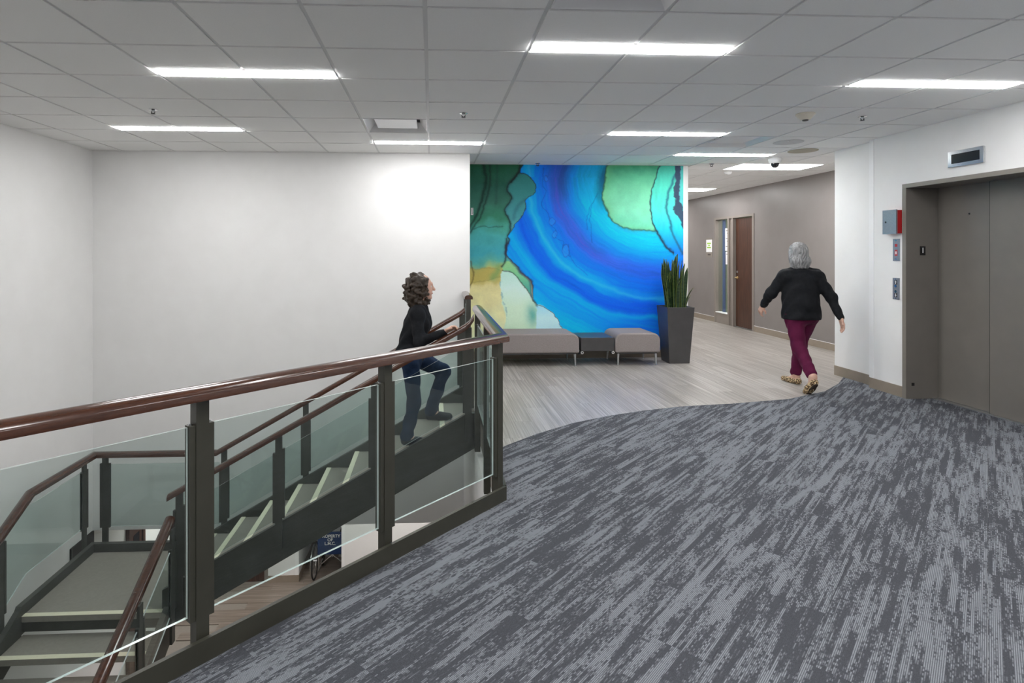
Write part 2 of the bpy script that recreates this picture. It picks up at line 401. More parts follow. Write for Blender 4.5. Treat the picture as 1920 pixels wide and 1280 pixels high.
v0 = min(q[1] for q in creg); row = 0; vv = math.floor(v0/CW)*CW
while vv < max(q[1] for q in creg):
    uu = -6 + ((row*0.382) % 1.0)*CL
    while uu < 9:
        p = clip(creg, uu+0.0004, uu+CL-0.0004, vv+0.0004, vv+CW-0.0004)
        if p:
            cu, cv = uu+CL/2, vv+CW/2
            wx, wy = ca*cu-sa*cv, sa*cu+ca*cv
            a = 0.5*abs(sum(p[i-1][0]*p[i][1]-p[i][0]*p[i-1][1] for i in range(len(p))))
            if a > CW*CL*0.995: link('carpet_plank', cfull, None, fl, (wx,wy,0), (0,0,R45))
            else: MB().prism([(q[0]-cu,q[1]-cv) for q in p], -0.012, 0.003).build('carpet_plank', M['carpet'], fl, loc=(wx,wy,0), rot=(0,0,R45))
        uu += CL
    vv += CW; row += 1
# white fascia of the floor edge around the stair well
fas = MB()
fas.box(0.40, 0.55, 3.62, YB, ZLC, -0.302)
a = GC + GN*0.02; b = a + GD*6.1
fas.extrude([a+Vector((0,0,ZLC)), b+Vector((0,0,ZLC)), b-GN*0.15+Vector((0,0,ZLC)), a-GN*0.15+Vector((0,0,ZLC))], (0,0,-0.302-ZLC))
fas.build('edge_fascia', M['white'], fl)

# ------------------------------------------------------------------ ceiling, in tiles
T = 0.62; X0, Y0 = -0.035, 3.562
ce = MB().prism([(XL,YR),(XT,YR),(XT,YF),(XL,YF)], CZ+0.16, CZ+0.22).build('ceiling', M['tile'])
struct(ce, 'suspended white ceiling of square tiles', 'ceiling')
lamp_cells = [(1,-1),(2,-1),(-3,0),(-2,0),(-5,3),(-4,3),(-1,4),(0,4),(3,3),(4,3),(5,0),(6,0),(5,5),(6,5)]   # tile nearest the viewer of each row line
rear_fill_lamps = [(-2,-6),(-1,-6),(3,-6),(4,-6),(1,-9),(2,-9),(5,-4),(6,-4),(-6,-4),(-5,-4),(0,-4),(1,-4)]  # cells of the fill lights added behind the viewer
lamp_cells += rear_fill_lamps
panel_cells = [(7,7),(8,7),(7,12),(8,12),(7,16),(8,16)]
vent_cells = [(-1,3),(5,4),(1,-2)]
LW = 0.150
g = 0.012; tiles_t = {}
for j in range(-10, 19):
    for i in range(-7, 11):
        if (i,j) in panel_cells or (i,j) in vent_cells: continue
        x0, x1, y0, y1 = X0+i*T+g, X0+(i+1)*T-g, Y0+j*T+g, Y0+(j+1)*T-g
        if (i,j) in lamp_cells: y1 = Y0+(j+1)*T-LW-0.006
        p = clip(room, x0, x1, y0, y1)
        if not p: continue
        if (i,j) not in lamp_cells and abs(sum(p[k-1][0]*p[k][1]-p[k][0]*p[k-1][1] for k in range(len(p))))*0.5 > (T-2*g)**2*0.999:
            if 'full' not in tiles_t:
                tiles_t['full'] = MB().box(-T/2+g, T/2-g, -T/2+g, T/2-g, 0, 0.018).mesh('ceiling_tile'); tiles_t['full'].materials.append(M['tile'])
            link('ceiling_tile', tiles_t['full'], None, ce, (X0+(i+.5)*T, Y0+(j+.5)*T, CZ))
        else:
            cx, cy = X0+(i+.5)*T, Y0+(j+.5)*T
            MB().prism([(q[0]-cx,q[1]-cy) for q in p], 0, 0.018).build('ceiling_tile', M['tile'], ce, loc=(cx,cy,CZ))
def yspan(x):
    if x < XW: return (YR, YB)
    if x < XM: return (YR, YM)
    if x < XE: return (YR, YF)
    return (YEND, YF)
for i in range(-6, 10):
    x = X0+i*T
    if XL < x < XT:
        a, b = yspan(x); MB().box(x-0.014, x+0.014, a, b, CZ+0.007, CZ+0.030).build('grid_bar', M['tbar'], ce)
for j in range(-9, 19):
    y = Y0+j*T
    xa = XL if y < YB else (XW if y < YM else XM); xb = XE if y < YS else (XE2 if y < YEND else XT)
    MB().box(xa, xb, y-0.014, y+0.014, CZ+0.0072, CZ+0.029).build('grid_bar', M['tbar'], ce)

# ------------------------------------------------------------------ walls
HT = CZ+0.06
def W(name, mb, mat, label): return struct(mb.build(name, mat), label, 'wall')
W('wall_back', MB().prism([(XL,YB),(XW,YB),(XW,YM),(XW-0.16,YM),(XW-0.16,YB+0.16),(XL,YB+0.16)], ZLC, HT), M['white'], 'tall white wall behind the staircase')
W('wall_left', MB().box(XL-0.16, XL, YR, 10.39, ZL, HT), M['white'], 'white side wall left of the staircase')
wm = W('wall_mural', MB().box(XW-0.16, XM, YM, YM+0.15, 0.0, HT), M['white'], 'white wall end carrying the blue ink mural')
W('wall_corridor', MB().box(XM-0.15, XM, YM+0.15, YF, 0, HT), M['white'], 'white corridor wall behind the mural wall')
W('wall_end', MB().box(XM-0.15, XT+0.15, YF, YF+0.15, 0, HT), M['taupe'], 'taupe wall closing the corridor')
W('wall_rear', MB().box(XL-0.16, XE+0.9, YR-0.15, YR, ZL, HT), M['white'], 'white wall behind the viewer')
# taupe corridor wall with an opening for door and sidelight
OY0, OY1, OZ = 10.68, 12.22, 2.225
we = MB().box(XT, XT+0.15, YEND+0.02, OY0, 0, HT).box(XT, XT+0.15, OY1, YF, 0, HT).box(XT, XT+0.15, OY0, OY1, OZ, HT)
W('wall_right', we, M['taupe'], 'taupe painted corridor wall with a wooden door')
# elevator wall
ee = MB()
ee.box(XE, XE+0.15, DY1+0.048, YS, 0, HT); ee.box(XE2, XE2+0.15, YS, YEND, 0, HT);
ee.box(XE, XE+0.15, DY0-0.048, DY1+0.048, DZ+0.042, HT); ee.box(XE, XE+0.15, YR, DY0-0.048, 0, HT)
ee.box(XE2+0.15, XT+0.15, YEND-0.15, YEND, 0, HT)
W('wall_elevator', ee, M['white'], 'white wall around the elevator entrance')
struct(MB().box(XE-0.004, XE, YS-0.062, YS, 0.118, CZ-0.002).box(XE-0.004, XE+0.06, YS, YS+0.003, 0.118, CZ-0.002).build('trim_1', M['white_trim']), 'white corner guard strip on the elevator wall', 'trim')
# baseboards
def BB(name, mb, label): return struct(mb.build(name, M['taupe_base']), label, 'baseboard')
BB('baseboard_elevator', MB().box(XE-0.008, XE, DY1+0.05, YS, 0, 0.115).box(XE2-0.008, XE2, YS, YEND, 0, 0.115).box(XE-0.008, XE, YR, DY0-0.05, 0, 0.115), 'taupe baseboard below the elevator wall')
BB('baseboard_right', MB().box(XT-0.008, XT, YEND, OY0, 0, 0.105).box(XT-0.008, XT, OY1, YF, 0, 0.105), 'taupe baseboard along the corridor wall')
BB('baseboard_mural', MB().box(XW, XM, YM-0.008, YM, 0, 0.105), 'taupe baseboard below the mural')
for nm, y0, y1 in (('trim_2', YEND, OY0), ('trim_3', OY1, YF)):
    struct(MB().box(XT-0.009, XT, y0, y1, 0.105, 0.110).build(nm, M['white_trim']), 'thin pale line on top of the corridor baseboard, %s the door' % ('nearer than' if nm == 'trim_2' else 'beyond'), 'trim')

# ------------------------------------------------------------------ corridor door and sidelight
d1 = struct(MB().box(XT+0.045, XT+0.085, 10.75, 11.42, 0.012, 2.165).build('door_1', M['door_wood']), 'dark walnut corridor door with a brass lever', 'door')
hd = MB(); hd.cyl((XT+0.045,11.37,0.985),(XT+0.0,11.37,0.985),0.012).cyl((XT+0.0,11.37,0.985),(XT-0.0,11.26,0.985),0.011).build('lever_handle', M['gold'], d1, 40)
MB().cyl((XT+0.045,11.37,0.985),(XT+0.038,11.37,0.985),0.03,n=20).build('rose_plate', M['gold'], d1, 40)
MB().cyl((XT+0.045,11.37,1.10),(XT+0.036,11.37,1.10),0.024,n=20).build('lock_cylinder', M['steel'], d1, 40)
MB().box(XT+0.02, XT+0.10, 10.73, 11.44, 0.0, 0.010).build('threshold', M['steel'], d1)
w1 = struct(MB().box(XT+0.05, XT+0.058, 11.66, 12.15, 0.23, 2.175).build('window_1', M['winglass']), 'narrow sidelight window beside the corridor door', 'window')
fr = M['taupe_frame']
for y0, y1, z0, z1 in ((OY0,OY0+0.06,0,OZ),(11.44,11.49,0,OZ-0.045),(11.60,11.66,0,OZ-0.045),(OY1-0.06,OY1,0,OZ),(OY0+0.06,OY1-0.06,OZ-0.045,OZ)):
    MB().box(XT-0.012, XT+0.13, y0, y1, z0, z1).build('door_frame', fr, w1)
MB().box(XT+0.02, XT+0.09, 11.49, 11.60, 0, OZ-0.045).build('mullion', fr, w1)
MB().box(XT+0.0, XT+0.12, 11.66, OY1-0.06, 0.0, 0.215).build('bulkhead', fr, w1)
MB().box(XT-0.014, XT+0.12, 11.66, OY1-0.06, 0.215, 0.23).build('window_sill', M['white_trim'], w1)
# a little of the room behind the sidelight
rm = MB().box(XT+0.15, XT+2.2, 13.9, 14.0, 0, HT).box(XT+2.2, XT+2.3, 10.2, 14.0, 0, HT).box(XT+0.15, XT+2.3, 10.1, 10.2, 0, HT).box(XT+0.15, XT+2.3, 10.2, 13.9, -0.05, 0).box(XT+0.15, XT+2.3, 10.2, 13.9, CZ, CZ+0.05)
wo = W('wall_office', rm, M['roomgreen'], 'pale green wall of the room behind the sidelight')
lt = MB().box(XT+0.7, XT+1.3, 11.2, 12.4, CZ-0.01, CZ-0.002); lt.build('office_fill_lamp', M['lamp_panel'], wo)  # panel added to brighten the otherwise unlit room behind the sidelight
MB().box(XT+0.075, XT+0.095, 11.93, 12.03, 0.235, 2.17).build('blue_frame', M['blueframe'], w1)
for k, (z0, z1, y0, y1, lab) in enumerate(((1.52,1.99,11.68,11.86,'taller upper'),(1.24,1.50,11.68,11.84,'shorter lower'))):
    t = thing('paper_notice', 'white printed paper taped inside the sidelight, %s sheet' % lab, 'notice', (XT+0.046,0,0), group='papers on the sidelight')
    MB().box(-0.001, 0.001, y0, y1, z0, z1).build('sheet', M['paper'], t)
    for q in range(7 if k == 0 else 3):
        zz = z1-0.05-q*0.055
        MB().box(-0.0018, -0.001, y0+0.03, y1-0.03-0.04*(q%3), zz-0.006, zz+0.006).build('print_line', M['darkink'], t)
# wall sign by the door
t = thing('wall_sign', 'small white and tan room sign on the taupe wall beside the sidelight', 'sign', (XT,0,0))
MB().box(-0.006, 0, 12.31, 12.60, 1.385, 1.80).build('backing_plate', M['taupe_frame'], t)
MB().box(-0.008, -0.006, 12.325, 12.59, 1.495, 1.765).build('white_insert', M['paper'], t)
for q, (zz, hw) in enumerate(((1.685,0.085),(1.640,0.035),(1.595,0.085))): MB().box(-0.0088, -0.008, 12.457-hw, 12.457+hw, zz-0.013, zz+0.013).build('green_print', M['greenink'], t)
MB().box(-0.0068, -0.006, 12.39, 12.52, 1.425, 1.455).build('room_name_print', M['darkink'], t)

# ------------------------------------------------------------------ elevator entrance
e = struct(MB().box(DX+0.006, DX+0.036, 5.103, DY1-0.002, 0.012, DZ).build('door_2', M['elev']), 'taupe metal elevator door of two sliding panels', 'elevator door')
MB().box(DX-0.030, DX+0.000, DY0+0.002, 5.095, 0.012, DZ).build('door_panel', M['elev'], e)
MB().box(DX-0.0312, DX-0.030, 5.0915, 5.0955, 0.012, DZ).build('seam_shade', M['bronze2'], e)  # thin dark strip stands in for the shade line at the panel seam
MB().box(DX-0.06, DX+0.05, DY0, DY1, 0.0, 0.010).build('door_sill', M['steel'], e)
MB().box(XE-0.012, DX+0.06, DY1, DY1+0.016, 0, DZ).build('jamb_lining', M['elev'], e)
MB().box(XE-0.012, DX+0.06, DY0-0.016, DY0, 0, DZ).build('jamb_lining', M['elev'], e)
MB().box(XE-0.012, DX+0.06, DY0-0.016, DY1+0.016, DZ, DZ+0.016).build('head_lining', M['elev'], e)
MB().box(XE-0.014, XE+0.03, DY1+0.001, DY1+0.048, 0, DZ).build('casing', M['elev_edge'], e)
MB().box(XE-0.014, XE+0.03, DY0-0.048, DY0-0.001, 0, DZ).build('casing', M['elev_edge'], e)
MB().box(XE-0.014, XE+0.03, DY0-0.048, DY1+0.048, DZ+0.001, DZ+0.042).build('casing', M['elev_edge'], e)
MB().box(DX+0.04, DX+0.06, DY0-0.02, DY1+0.02, 0, DZ+0.02).build('hoistway_back', M['void'], e)
MB().cyl((DX-0.001,5.33,1.86),(DX+0.001,5.33,1.86),0.008,n=12).build('key_hole', M['black'], e)
MB().box(4.865, 4.895, DY1-0.0015, DY1, 0.135, 0.165).build('maker_plate', M['black'], e)
def text_mesh(body, size, name='lettering', extr=0.0006, bold=0.0):
    c = bpy.data.curves.new(name, 'FONT'); c.body = body; c.size = size; c.align_x = 'CENTER'; c.align_y = 'CENTER'; c.extrude = extr; c.offset = bold
    o = bpy.data.objects.new(name, c); COL.objects.link(o)
    me = bpy.data.meshes.new_from_object(o.evaluated_get(bpy.context.evaluated_depsgraph_get())); bpy.data.objects.remove(o); return me
t = thing('floor_number_sign', 'small black plate with a white number 1 on the elevator jamb', 'sign', (4.981, DY1-0.001, 1.507))
MB().box(-0.028, 0.028, -0.004, 0, -0.045, 0.045).build('plate', M['black'], t)
link('numeral', text_mesh('1', 0.075, bold=0.0012), M['whiteink'], t, (0,-0.0045,0), (math.pi/2,0,0))
# display above the door
t = thing('elevator_display', 'dark floor display in a bright steel frame above the elevator door', 'display', (XE,5.015,2.348))
MB().box(-0.012, 0, -0.17, 0.17, -0.068, 0.068).build('back_box', M['steel'], t)
for y0, y1, z0, z1 in ((-0.175,0.175,0.043,0.072),(-0.175,0.175,-0.072,-0.043),(-0.175,-0.14,-0.043,0.043),(0.14,0.175,-0.043,0.043)):
    MB().box(-0.022, -0.012, y0, y1, z0, z1).build('frame_bar', M['chrome'], t)
MB().box(-0.014, -0.012, -0.14, 0.14, -0.043, 0.043).build('screen', M['screen'], t)
# fire service key box
t = thing('key_box', 'grey metal fire service box with a red side beside the elevator', 'box', (XE,5.835,1.805))
MB().box(-0.05, 0, -0.088, 0.075, -0.12, 0.12).build('red_body', M['red'], t)
MB().box(-0.066, -0.05, -0.09, 0.09, -0.125, 0.125).build('grey_door', M['panel_steel'], t)
MB().cyl((-0.066,0.045,0.0),(-0.070,0.045,0.0),0.009,n=12).build('lock', M['black'], t)
# signal and call panels
t = thing('signal_panel', 'narrow steel panel with two red lenses below the key box', 'panel', (XE,5.8155,1.515))
MB().box(-0.006, 0, -0.044, 0.044, -0.114, 0.114).build('plate', M['panel_steel'], t)
MB().box(-0.0075, -0.006, -0.016, 0.016, 0.032, 0.062).build('red_lens', M['redlens'], t)
MB().box(-0.0075, -0.006, -0.017, 0.017, -0.062, 0.002).build('red_lens', M['redlens'], t)
MB().box(-0.0082, -0.0075, -0.008, 0.008, -0.045, -0.015).build('lens_window', M['paper'], t)
for z in (-0.095, 0.095): MB().cyl((-0.006,0,z),(-0.008,0,z),0.006,n=10).build('screw', M['chrome'], t)
t = thing('call_panel', 'narrow steel call panel with up and down buttons beside the elevator', 'panel', (XE,5.8185,1.112))
MB().box(-0.006, 0, -0.043, 0.043, -0.112, 0.112).build('plate', M['panel_steel'], t)
for sgn in (1,-1):
    MB().box(-0.0075, -0.006, -0.017, 0.017, sgn*0.066-0.022, sgn*0.066+0.022).build('arrow_tile', M['black'], t)
    ar = MB(); ar.extrude([(-0.0075,-0.011,sgn*0.068),(-0.0075,0.011,sgn*0.068),(-0.0075,0,sgn*0.084)], (-0.001,0,0)); ar.box(-0.0085,-0.0075,-0.004,0.004,min(sgn*0.068,sgn*0.05),max(sgn*0.068,sgn*0.05)); ar.build('arrow', M['whiteink'], t)
    MB().cyl((-0.006,0,sgn*0.028),(-0.011,0,sgn*0.028),0.014,n=18).build('button', M['chrome'], t, 40)
    MB().cyl((-0.006,0,sgn*0.100),(-0.008,0,sgn*0.100),0.005,n=10).build('screw', M['chrome'], t)
# ------------------------------------------------------------------ ceiling lights
def linear_light(i, j, label, group='linear ceiling lights'):
    x0, x1 = X0+i*T+0.014, X0+(i+2)*T-0.014; y1 = Y0+(j+1)*T-0.014; y0 = y1-LW+0.016
    t = thing('linear_ceiling_light', label, 'ceiling light', ((x0+x1)/2, (y0+y1)/2, CZ), group=group)
    hx, hy = (x1-x0)/2, (y1-y0)/2
    MB().box(-hx, hx, -hy, hy, 0.018, 0.06).build('housing', M['tbar'], t)
    MB().box(-hx+0.008, hx-0.008, -hy+0.006, hy-0.006, -0.008, 0.018).build('lens', M['lamp'], t)
    for a, b, c, d in ((-hx,hx,-hy,-hy+0.006),(-hx,hx,hy-0.006,hy),(-hx,-hx+0.008,-hy+0.006,hy-0.006),(hx-0.008,hx,-hy+0.006,hy-0.006)):
        MB().box(a, b, c, d, -0.001, 0.018).build('trim_edge', M['vent'], t)
    return t
linear_light(1,-1,'largest and nearest linear light, above centre beside the cut-off air diffuser')
linear_light(-3,0,'linear light over the stairs, in front of the nearest left sprinkler')
linear_light(-5,3,'linear light closest to the left wall, behind the left sprinkler')
linear_light(-1,4,'linear light along the top of the white back wall, below the air diffuser')
linear_light(3,3,'linear light in front of the mural, left of an air diffuser')
linear_light(5,0,'linear light nearest the elevator wall, far right')
linear_light(5,5,'linear light beside the top right corner of the mural')
for (i, j), s in zip(((-2,-6),(3,-6),(1,-9),(5,-4),(-6,-4),(0,-4)), ('over the stair guard','over the carpet','near the rear wall','over the elevator lobby','beside the left wall','nearest overhead')):  # out of view, added to fill the room with more light
    linear_light(i, j, 'unseen linear fill light added behind the viewer, ' + s, 'added fill lights behind the viewer')
def panel_light(i, j, label):
    x0, x1, y0, y1 = X0+i*T+0.014, X0+(i+2)*T-0.014, Y0+j*T+0.014, Y0+(j+1)*T-0.014
    t = thing('ceiling_light_panel', label, 'ceiling light', ((x0+x1)/2, (y0+y1)/2, CZ), group='corridor light panels')
    hx, hy = (x1-x0)/2, (y1-y0)/2
    MB().box(-hx, hx, -hy, hy, 0.012, 0.06).build('housing', M['tbar'], t)
    MB().box(-hx+0.02, hx-0.02, -hy+0.02, hy-0.02, 0.003, 0.012).build('lens', M['lamp_panel'], t)
    for a, b, c, d in ((-hx,hx,-hy,-hy+0.02),(-hx,hx,hy-0.02,hy),(-hx,-hx+0.02,-hy+0.02,hy-0.02),(hx-0.02,hx,-hy+0.02,hy-0.02)):
        MB().box(a, b, c, d, 0.0, 0.012).build('frame_bar', M['vent'], t)
panel_light(7,7,'wide bright light panel in the corridor ceiling behind the dome camera')
panel_light(7,12,'bright light panel over the corridor door, partly behind the mural wall')
panel_light(7,16,'bright light panel at the far corridor end')
# ------------------------------------------------------------------ air diffusers
def diffuser(i, j, label):
    t = thing('air_diffuser', label, 'air vent', (X0+(i+.5)*T, Y0+(j+.5)*T, CZ), group='square ceiling air diffusers')
    h = T/2-0.014
    rim = [(-h,-h,0),(h,-h,0),(h,h,0),(-h,h,0)]; inn = [(-h+.07,-h+.07,0.085),(h-.07,-h+.07,0.085),(h-.07,h-.07,0.085),(-h+.07,h-.07,0.085)]
    for k in range(4):
        a, b, c, d = rim[k], rim[(k+1)%4], inn[(k+1)%4], inn[k]
        mb = MB(); up = (0,0,0.006); mb.add([a,b,c,d]+[tuple(np.add(q,up)) for q in (a,b,c,d)], [(0,1,2,3),(7,6,5,4),(0,4,5,1),(1,5,6,2),(2,6,7,3),(3,7,4,0)])
        mb.build('sloped_flange', M['vent'], t)
    MB().box(-h+.07, h-.07, -h+.07, h-.07, 0.092, 0.10).build('duct_back', M['cavity'], t)
    pl = bevel(MB().box(-0.20, 0.20, -0.20, 0.20, 0.020, 0.032).build('plaque', M['vent'], t), 0.005)
    for sx, sy in ((-1,-1),(1,-1),(1,1),(-1,1)): MB().cyl((sx*0.15,sy*0.15,0.032),(sx*0.15,sy*0.15,0.092),0.006,n=8).build('hanger', M['steel'], t)
diffuser(-1,3,'square air diffuser near the white back wall, left of the centre sprinkler')
diffuser(5,4,'square air diffuser between the linear light and the ceiling speakers')
diffuser(1,-2,'square air diffuser cut off by the top edge of the picture')
# ------------------------------------------------------------------ small ceiling devices
def sprinkler(x, y, label):
    t = thing('sprinkler', label, 'sprinkler', (x, y, CZ), group='ceiling sprinklers')
    MB().lathe([(0.020,0.0),(0.036,-0.001),(0.036,-0.004),(0.022,-0.010),(0.014,-0.010)], n=20).build('escutcheon', M['chrome'], t, 40)
    MB().cyl((0,0,-0.008),(0,0,-0.018),0.012,0.014,n=12).build('body', M['steel'], t, 40)
    MB().tube([(-0.013,0,-0.017),(-0.016,0,-0.026),(0,0,-0.036),(0.016,0,-0.026),(0.013,0,-0.017)], 0.0036, 8).build('yoke', M['black'], t, 60)
    MB().cyl((0,0,-0.035),(0,0,-0.039),0.017,0.019,n=14).build('deflector', M['black'], t)
sprinkler(-2.406,5.17,'sprinkler between the two left linear lights')
sprinkler(0.28,5.167,'sprinkler near the ceiling centre, right of the back air diffuser')
sprinkler(3.904,5.102,'sprinkler at right near the elevator wall, beside the smoke detector')
sprinkler(1.464,8.02,'sprinkler just above the top of the mural')
sprinkler(3.896,7.948,'sprinkler just right of the mural wall end')
t = thing('smoke_detector', 'cream smoke detector in the ceiling left of the right sprinkler', 'smoke detector', (3.322,5.03,CZ))
MB().lathe([(0.075,0.0),(0.080,-0.010),(0.070,-0.018),(0.045,-0.050),(0.030,-0.056)], n=28).build('body', M['detector'], t, 50)
MB().lathe([(0.026,-0.055),(0.024,-0.064),(0.010,-0.066)], n=20).build('sensor_cap', M['black'], t, 50)
t = thing('dome_camera', 'grey and white dome security camera in front of the corridor light panel', 'camera', (4.509,7.453,CZ))
MB().lathe([(0.078,0),(0.082,-0.014),(0.070,-0.056),(0.056,-0.064)], n=28).build('housing', M['detector_w'], t, 50)
MB().lathe([(0.052,-0.060)]+[(0.052*math.cos(a),-0.074-0.052*math.sin(a)) for a in np.linspace(0,1.45,8)], n=24).build('dome', M['screen'], t, 60)
t = thing('ceiling_speaker', 'round tan ceiling speaker grille beside the elevator wall end', 'speaker', (4.50,6.86,CZ), group='ceiling speakers')
MB().lathe([(0.165,0.0),(0.165,-0.006),(0.150,-0.008),(0.02,-0.010)], n=40).build('grille', M['tan'], t, 50)
t = thing('ceiling_speaker', 'pale round speaker grille nearly the ceiling colour beside the diffuser', 'speaker', (3.99,6.34,CZ), group='ceiling speakers')
MB().lathe([(0.155,0.0),(0.155,-0.004),(0.14,-0.007),(0.02,-0.008)], n=40).build('grille', M['greygrille'], t, 50)
MB().cyl((-0.06,-0.09,-0.006),(-0.06,-0.09,-0.012),0.008,n=10).build('indicator_lamp', M['whiteink'], t)
t = thing('occupancy_sensor', 'small white dome sensor beyond the corridor light panel', 'sensor', (4.537,8.725,CZ))
MB().lathe([(0.055,0),(0.055,-0.015),(0.045,-0.032),(0.015,-0.040)], n=24).build('body', M['detector_w'], t, 50)
MB().lathe([(0.030,-0.036),(0.020,-0.046),(0.006,-0.048)], n=16).build('lens', M['greygrille'], t, 50)

# ------------------------------------------------------------------ mural (painted on a fine mesh, colours only)
def vnoise(x, y, seed):
    xi = np.floor(x).astype(int); yi = np.floor(y).astype(int); xf = x-xi; yf = y-yi
    def hsh(a, b):
        n = (a*374761393 + b*668265263 + seed*982451653) & 0x7fffffff
        n = ((n ^ (n >> 13))*1274126177) & 0x7fffffff
        return ((n ^ (n >> 16)) & 0xffff)/65535.0
    u = xf*xf*(3-2*xf); v = yf*yf*(3-2*yf)
    return (hsh(xi,yi)*(1-u)+hsh(xi+1,yi)*u)*(1-v)+(hsh(xi,yi+1)*(1-u)+hsh(xi+1,yi+1)*u)*v
def fbm(x, y, seed, octs=4):
    s = 0; a = 0.5; t = 0
    for k in range(octs): s = s+a*vnoise(x, y, seed+k*17); t += a; x = x*2.03; y = y*2.03; a *= 0.5
    return s/t
def pdist(px, py, pts, closed):
    d = np.full(px.shape, 1e9); ins = np.zeros(px.shape, bool); n = len(pts)
    for k in range(n if closed else n-1):
        ax, ay = pts[k]; bx, by = pts[(k+1)%n]
        dx, dy = bx-ax, by-ay
        tt = np.clip(((px-ax)*dx+(py-ay)*dy)/(dx*dx+dy*dy+1e-9), 0, 1)
        d = np.minimum(d, np.hypot(px-ax-tt*dx, py-ay-tt*dy))
        if closed:
            c = ((ay > py) != (by > py)) & (px < (bx-ax)*(py-ay)/((by-ay) if by != ay else 1e-9)+ax)
            ins ^= c
    return np.where(ins, -d, d) if closed else d
def sst(a, b, x): t = np.clip((x-a)/(b-a), 0, 1); return t*t*(3-2*t)
def smoothpath(pts, closed=False, sub=6):
    P = np.array(pts, float); n = len(P); out = []
    for k in range(n if closed else n-1):
        p0, p1, p2, p3 = (P[(k-1)%n] if (closed or k) else P[0]), P[k], P[(k+1)%n], (P[(k+2)%n] if (closed or k < n-2) else P[-1])
        for t in np.arange(sub)/sub:
            out.append(tuple(0.5*((2*p1)+(-p0+p2)*t+(2*p0-5*p1+4*p2-p3)*t*t+(-p0+3*p1-3*p2+p3)*t**3)))
    if not closed: out.append(tuple(P[-1]))
    return out
MX0, MX1 = XW+0.0, 3.575
nu, nv = 500, 440
gu, gv = np.meshgrid(np.linspace(18,1545,nu), np.linspace(38,1425,nv))    # painting units, left-right and top-down
wx = (fbm(gu/90, gv/90, 1)-0.5); wy = (fbm(gu/90, gv/90, 2)-0.5)
fx = (fbm(gu/22, gv/22, 3)-0.5); fy = (fbm(gu/22, gv/22, 4)-0.5)
U = gu+wx*26+fx*12; V = gv+wy*26+fy*12
lin = lambda c: np.array(srgb(*c)[:3])
col = np.zeros((nv,nu,3))
def lay(mask, c):
    global col
    c = lin(c) if isinstance(c, tuple) else c
    col = col*(1-mask[...,None])+c*mask[...,None]
def grad(val, stops):
    xs = [s[0] for s in stops]; cs = np.array([lin(s[1]) for s in stops])
    return np.stack([np.interp(val, xs, cs[:,k]) for k in range(3)], -1)
# blue swirl
big = fbm(gu/260, gv/260, 9)-0.5
r = np.hypot(gu-1350, gv-130)+big*70+wx*18
ang = np.arctan2(gv-130, gu-1350)
strk = fbm(r/26, ang*3.5, 21, 4)-0.5
strk2 = fbm(r/9, ang*5, 22, 3)-0.5
col = grad(r+strk*34, [(250,(40,205,255)),(420,(18,212,255)),(540,(6,190,252)),(600,(10,156,248)),(640,(22,132,240)),(690,(42,108,230)),(735,(44,104,228)),(775,(14,120,242)),(830,(2,132,250)),(880,(4,160,252)),(915,(2,170,255)),(960,(2,118,244)),(1005,(2,100,236)),(1045,(4,140,250)),(1100,(2,168,254)),(1160,(4,148,250)),(1230,(2,178,255)),(1400,(4,190,255))])
top = sst(420, 60, gv)*sst(520, 620, gu)
col = col*(1-0.45*top[...,None])+lin((28,92,170))*0.45*top[...,None]
deep = sst(700,1000,gv)*sst(800,1350,gu)*(0.45+0.8*(strk+0.2))
lay(np.clip(deep,0,0.85), (0,84,226))
midp = np.exp(-((r-712)/38)**2)*(0.18+0.5*sst(-0.1,0.25,strk2))*sst(1500,1000,gu+0.3*gv)
lay(np.clip(midp,0,0.7), (82,82,198))
lay(np.clip(np.exp(-((r-660)/40)**2)*sst(420,120,gv)*0.65,0,1), (48,72,150))
col *= (1+0.30*strk2+0.20*strk)[...,None]
for rr, ww, am, cc in ((1012,13,0.55,(0,88,226)),(958,10,0.4,(0,96,232)),(850,10,0.35,(10,96,228)),(905,12,0.4,(60,200,255)),(1072,16,0.45,(0,192,255)),(560,6,0.25,(20,120,225)),(800,8,0.3,(34,92,214)),(1130,9,0.35,(0,104,236))):
    rw = r+(fbm(ang*2.2+rr, rr*0.01+0*r, 31)-0.5)*90
    lay(np.exp(-((rw-rr)/ww)**2)*am*(0.5+0.9*fbm(ang*4, r/60, int(rr))), cc)
for pts in ([(560,60),(545,180),(570,240),(545,330),(590,400),(600,470),(640,520),(650,580),(700,620),(690,670),(735,720)],[(735,640),(740,720),(790,790),(860,860)],[(890,340),(865,430),(860,520)],[(930,250),(890,380),(885,560),(900,620)]):
    d = pdist(U, V, smoothpath(pts), False); lay(np.exp(-(d/3.2)**2)*0.5, (20,70,170))
for cx, cy, a, b in ((612,458,22,28),(712,680,24,40),(572,140,14,22),(640,560,16,24)):
    d = np.abs(np.hypot((U-cx)/a, (V-cy)/b)-1)*a; lay(np.exp(-(d/3)**2)*0.55, (35,60,165)); lay((np.hypot((U-cx)/a,(V-cy)/b) < 1)*0.25, (60,160,255))
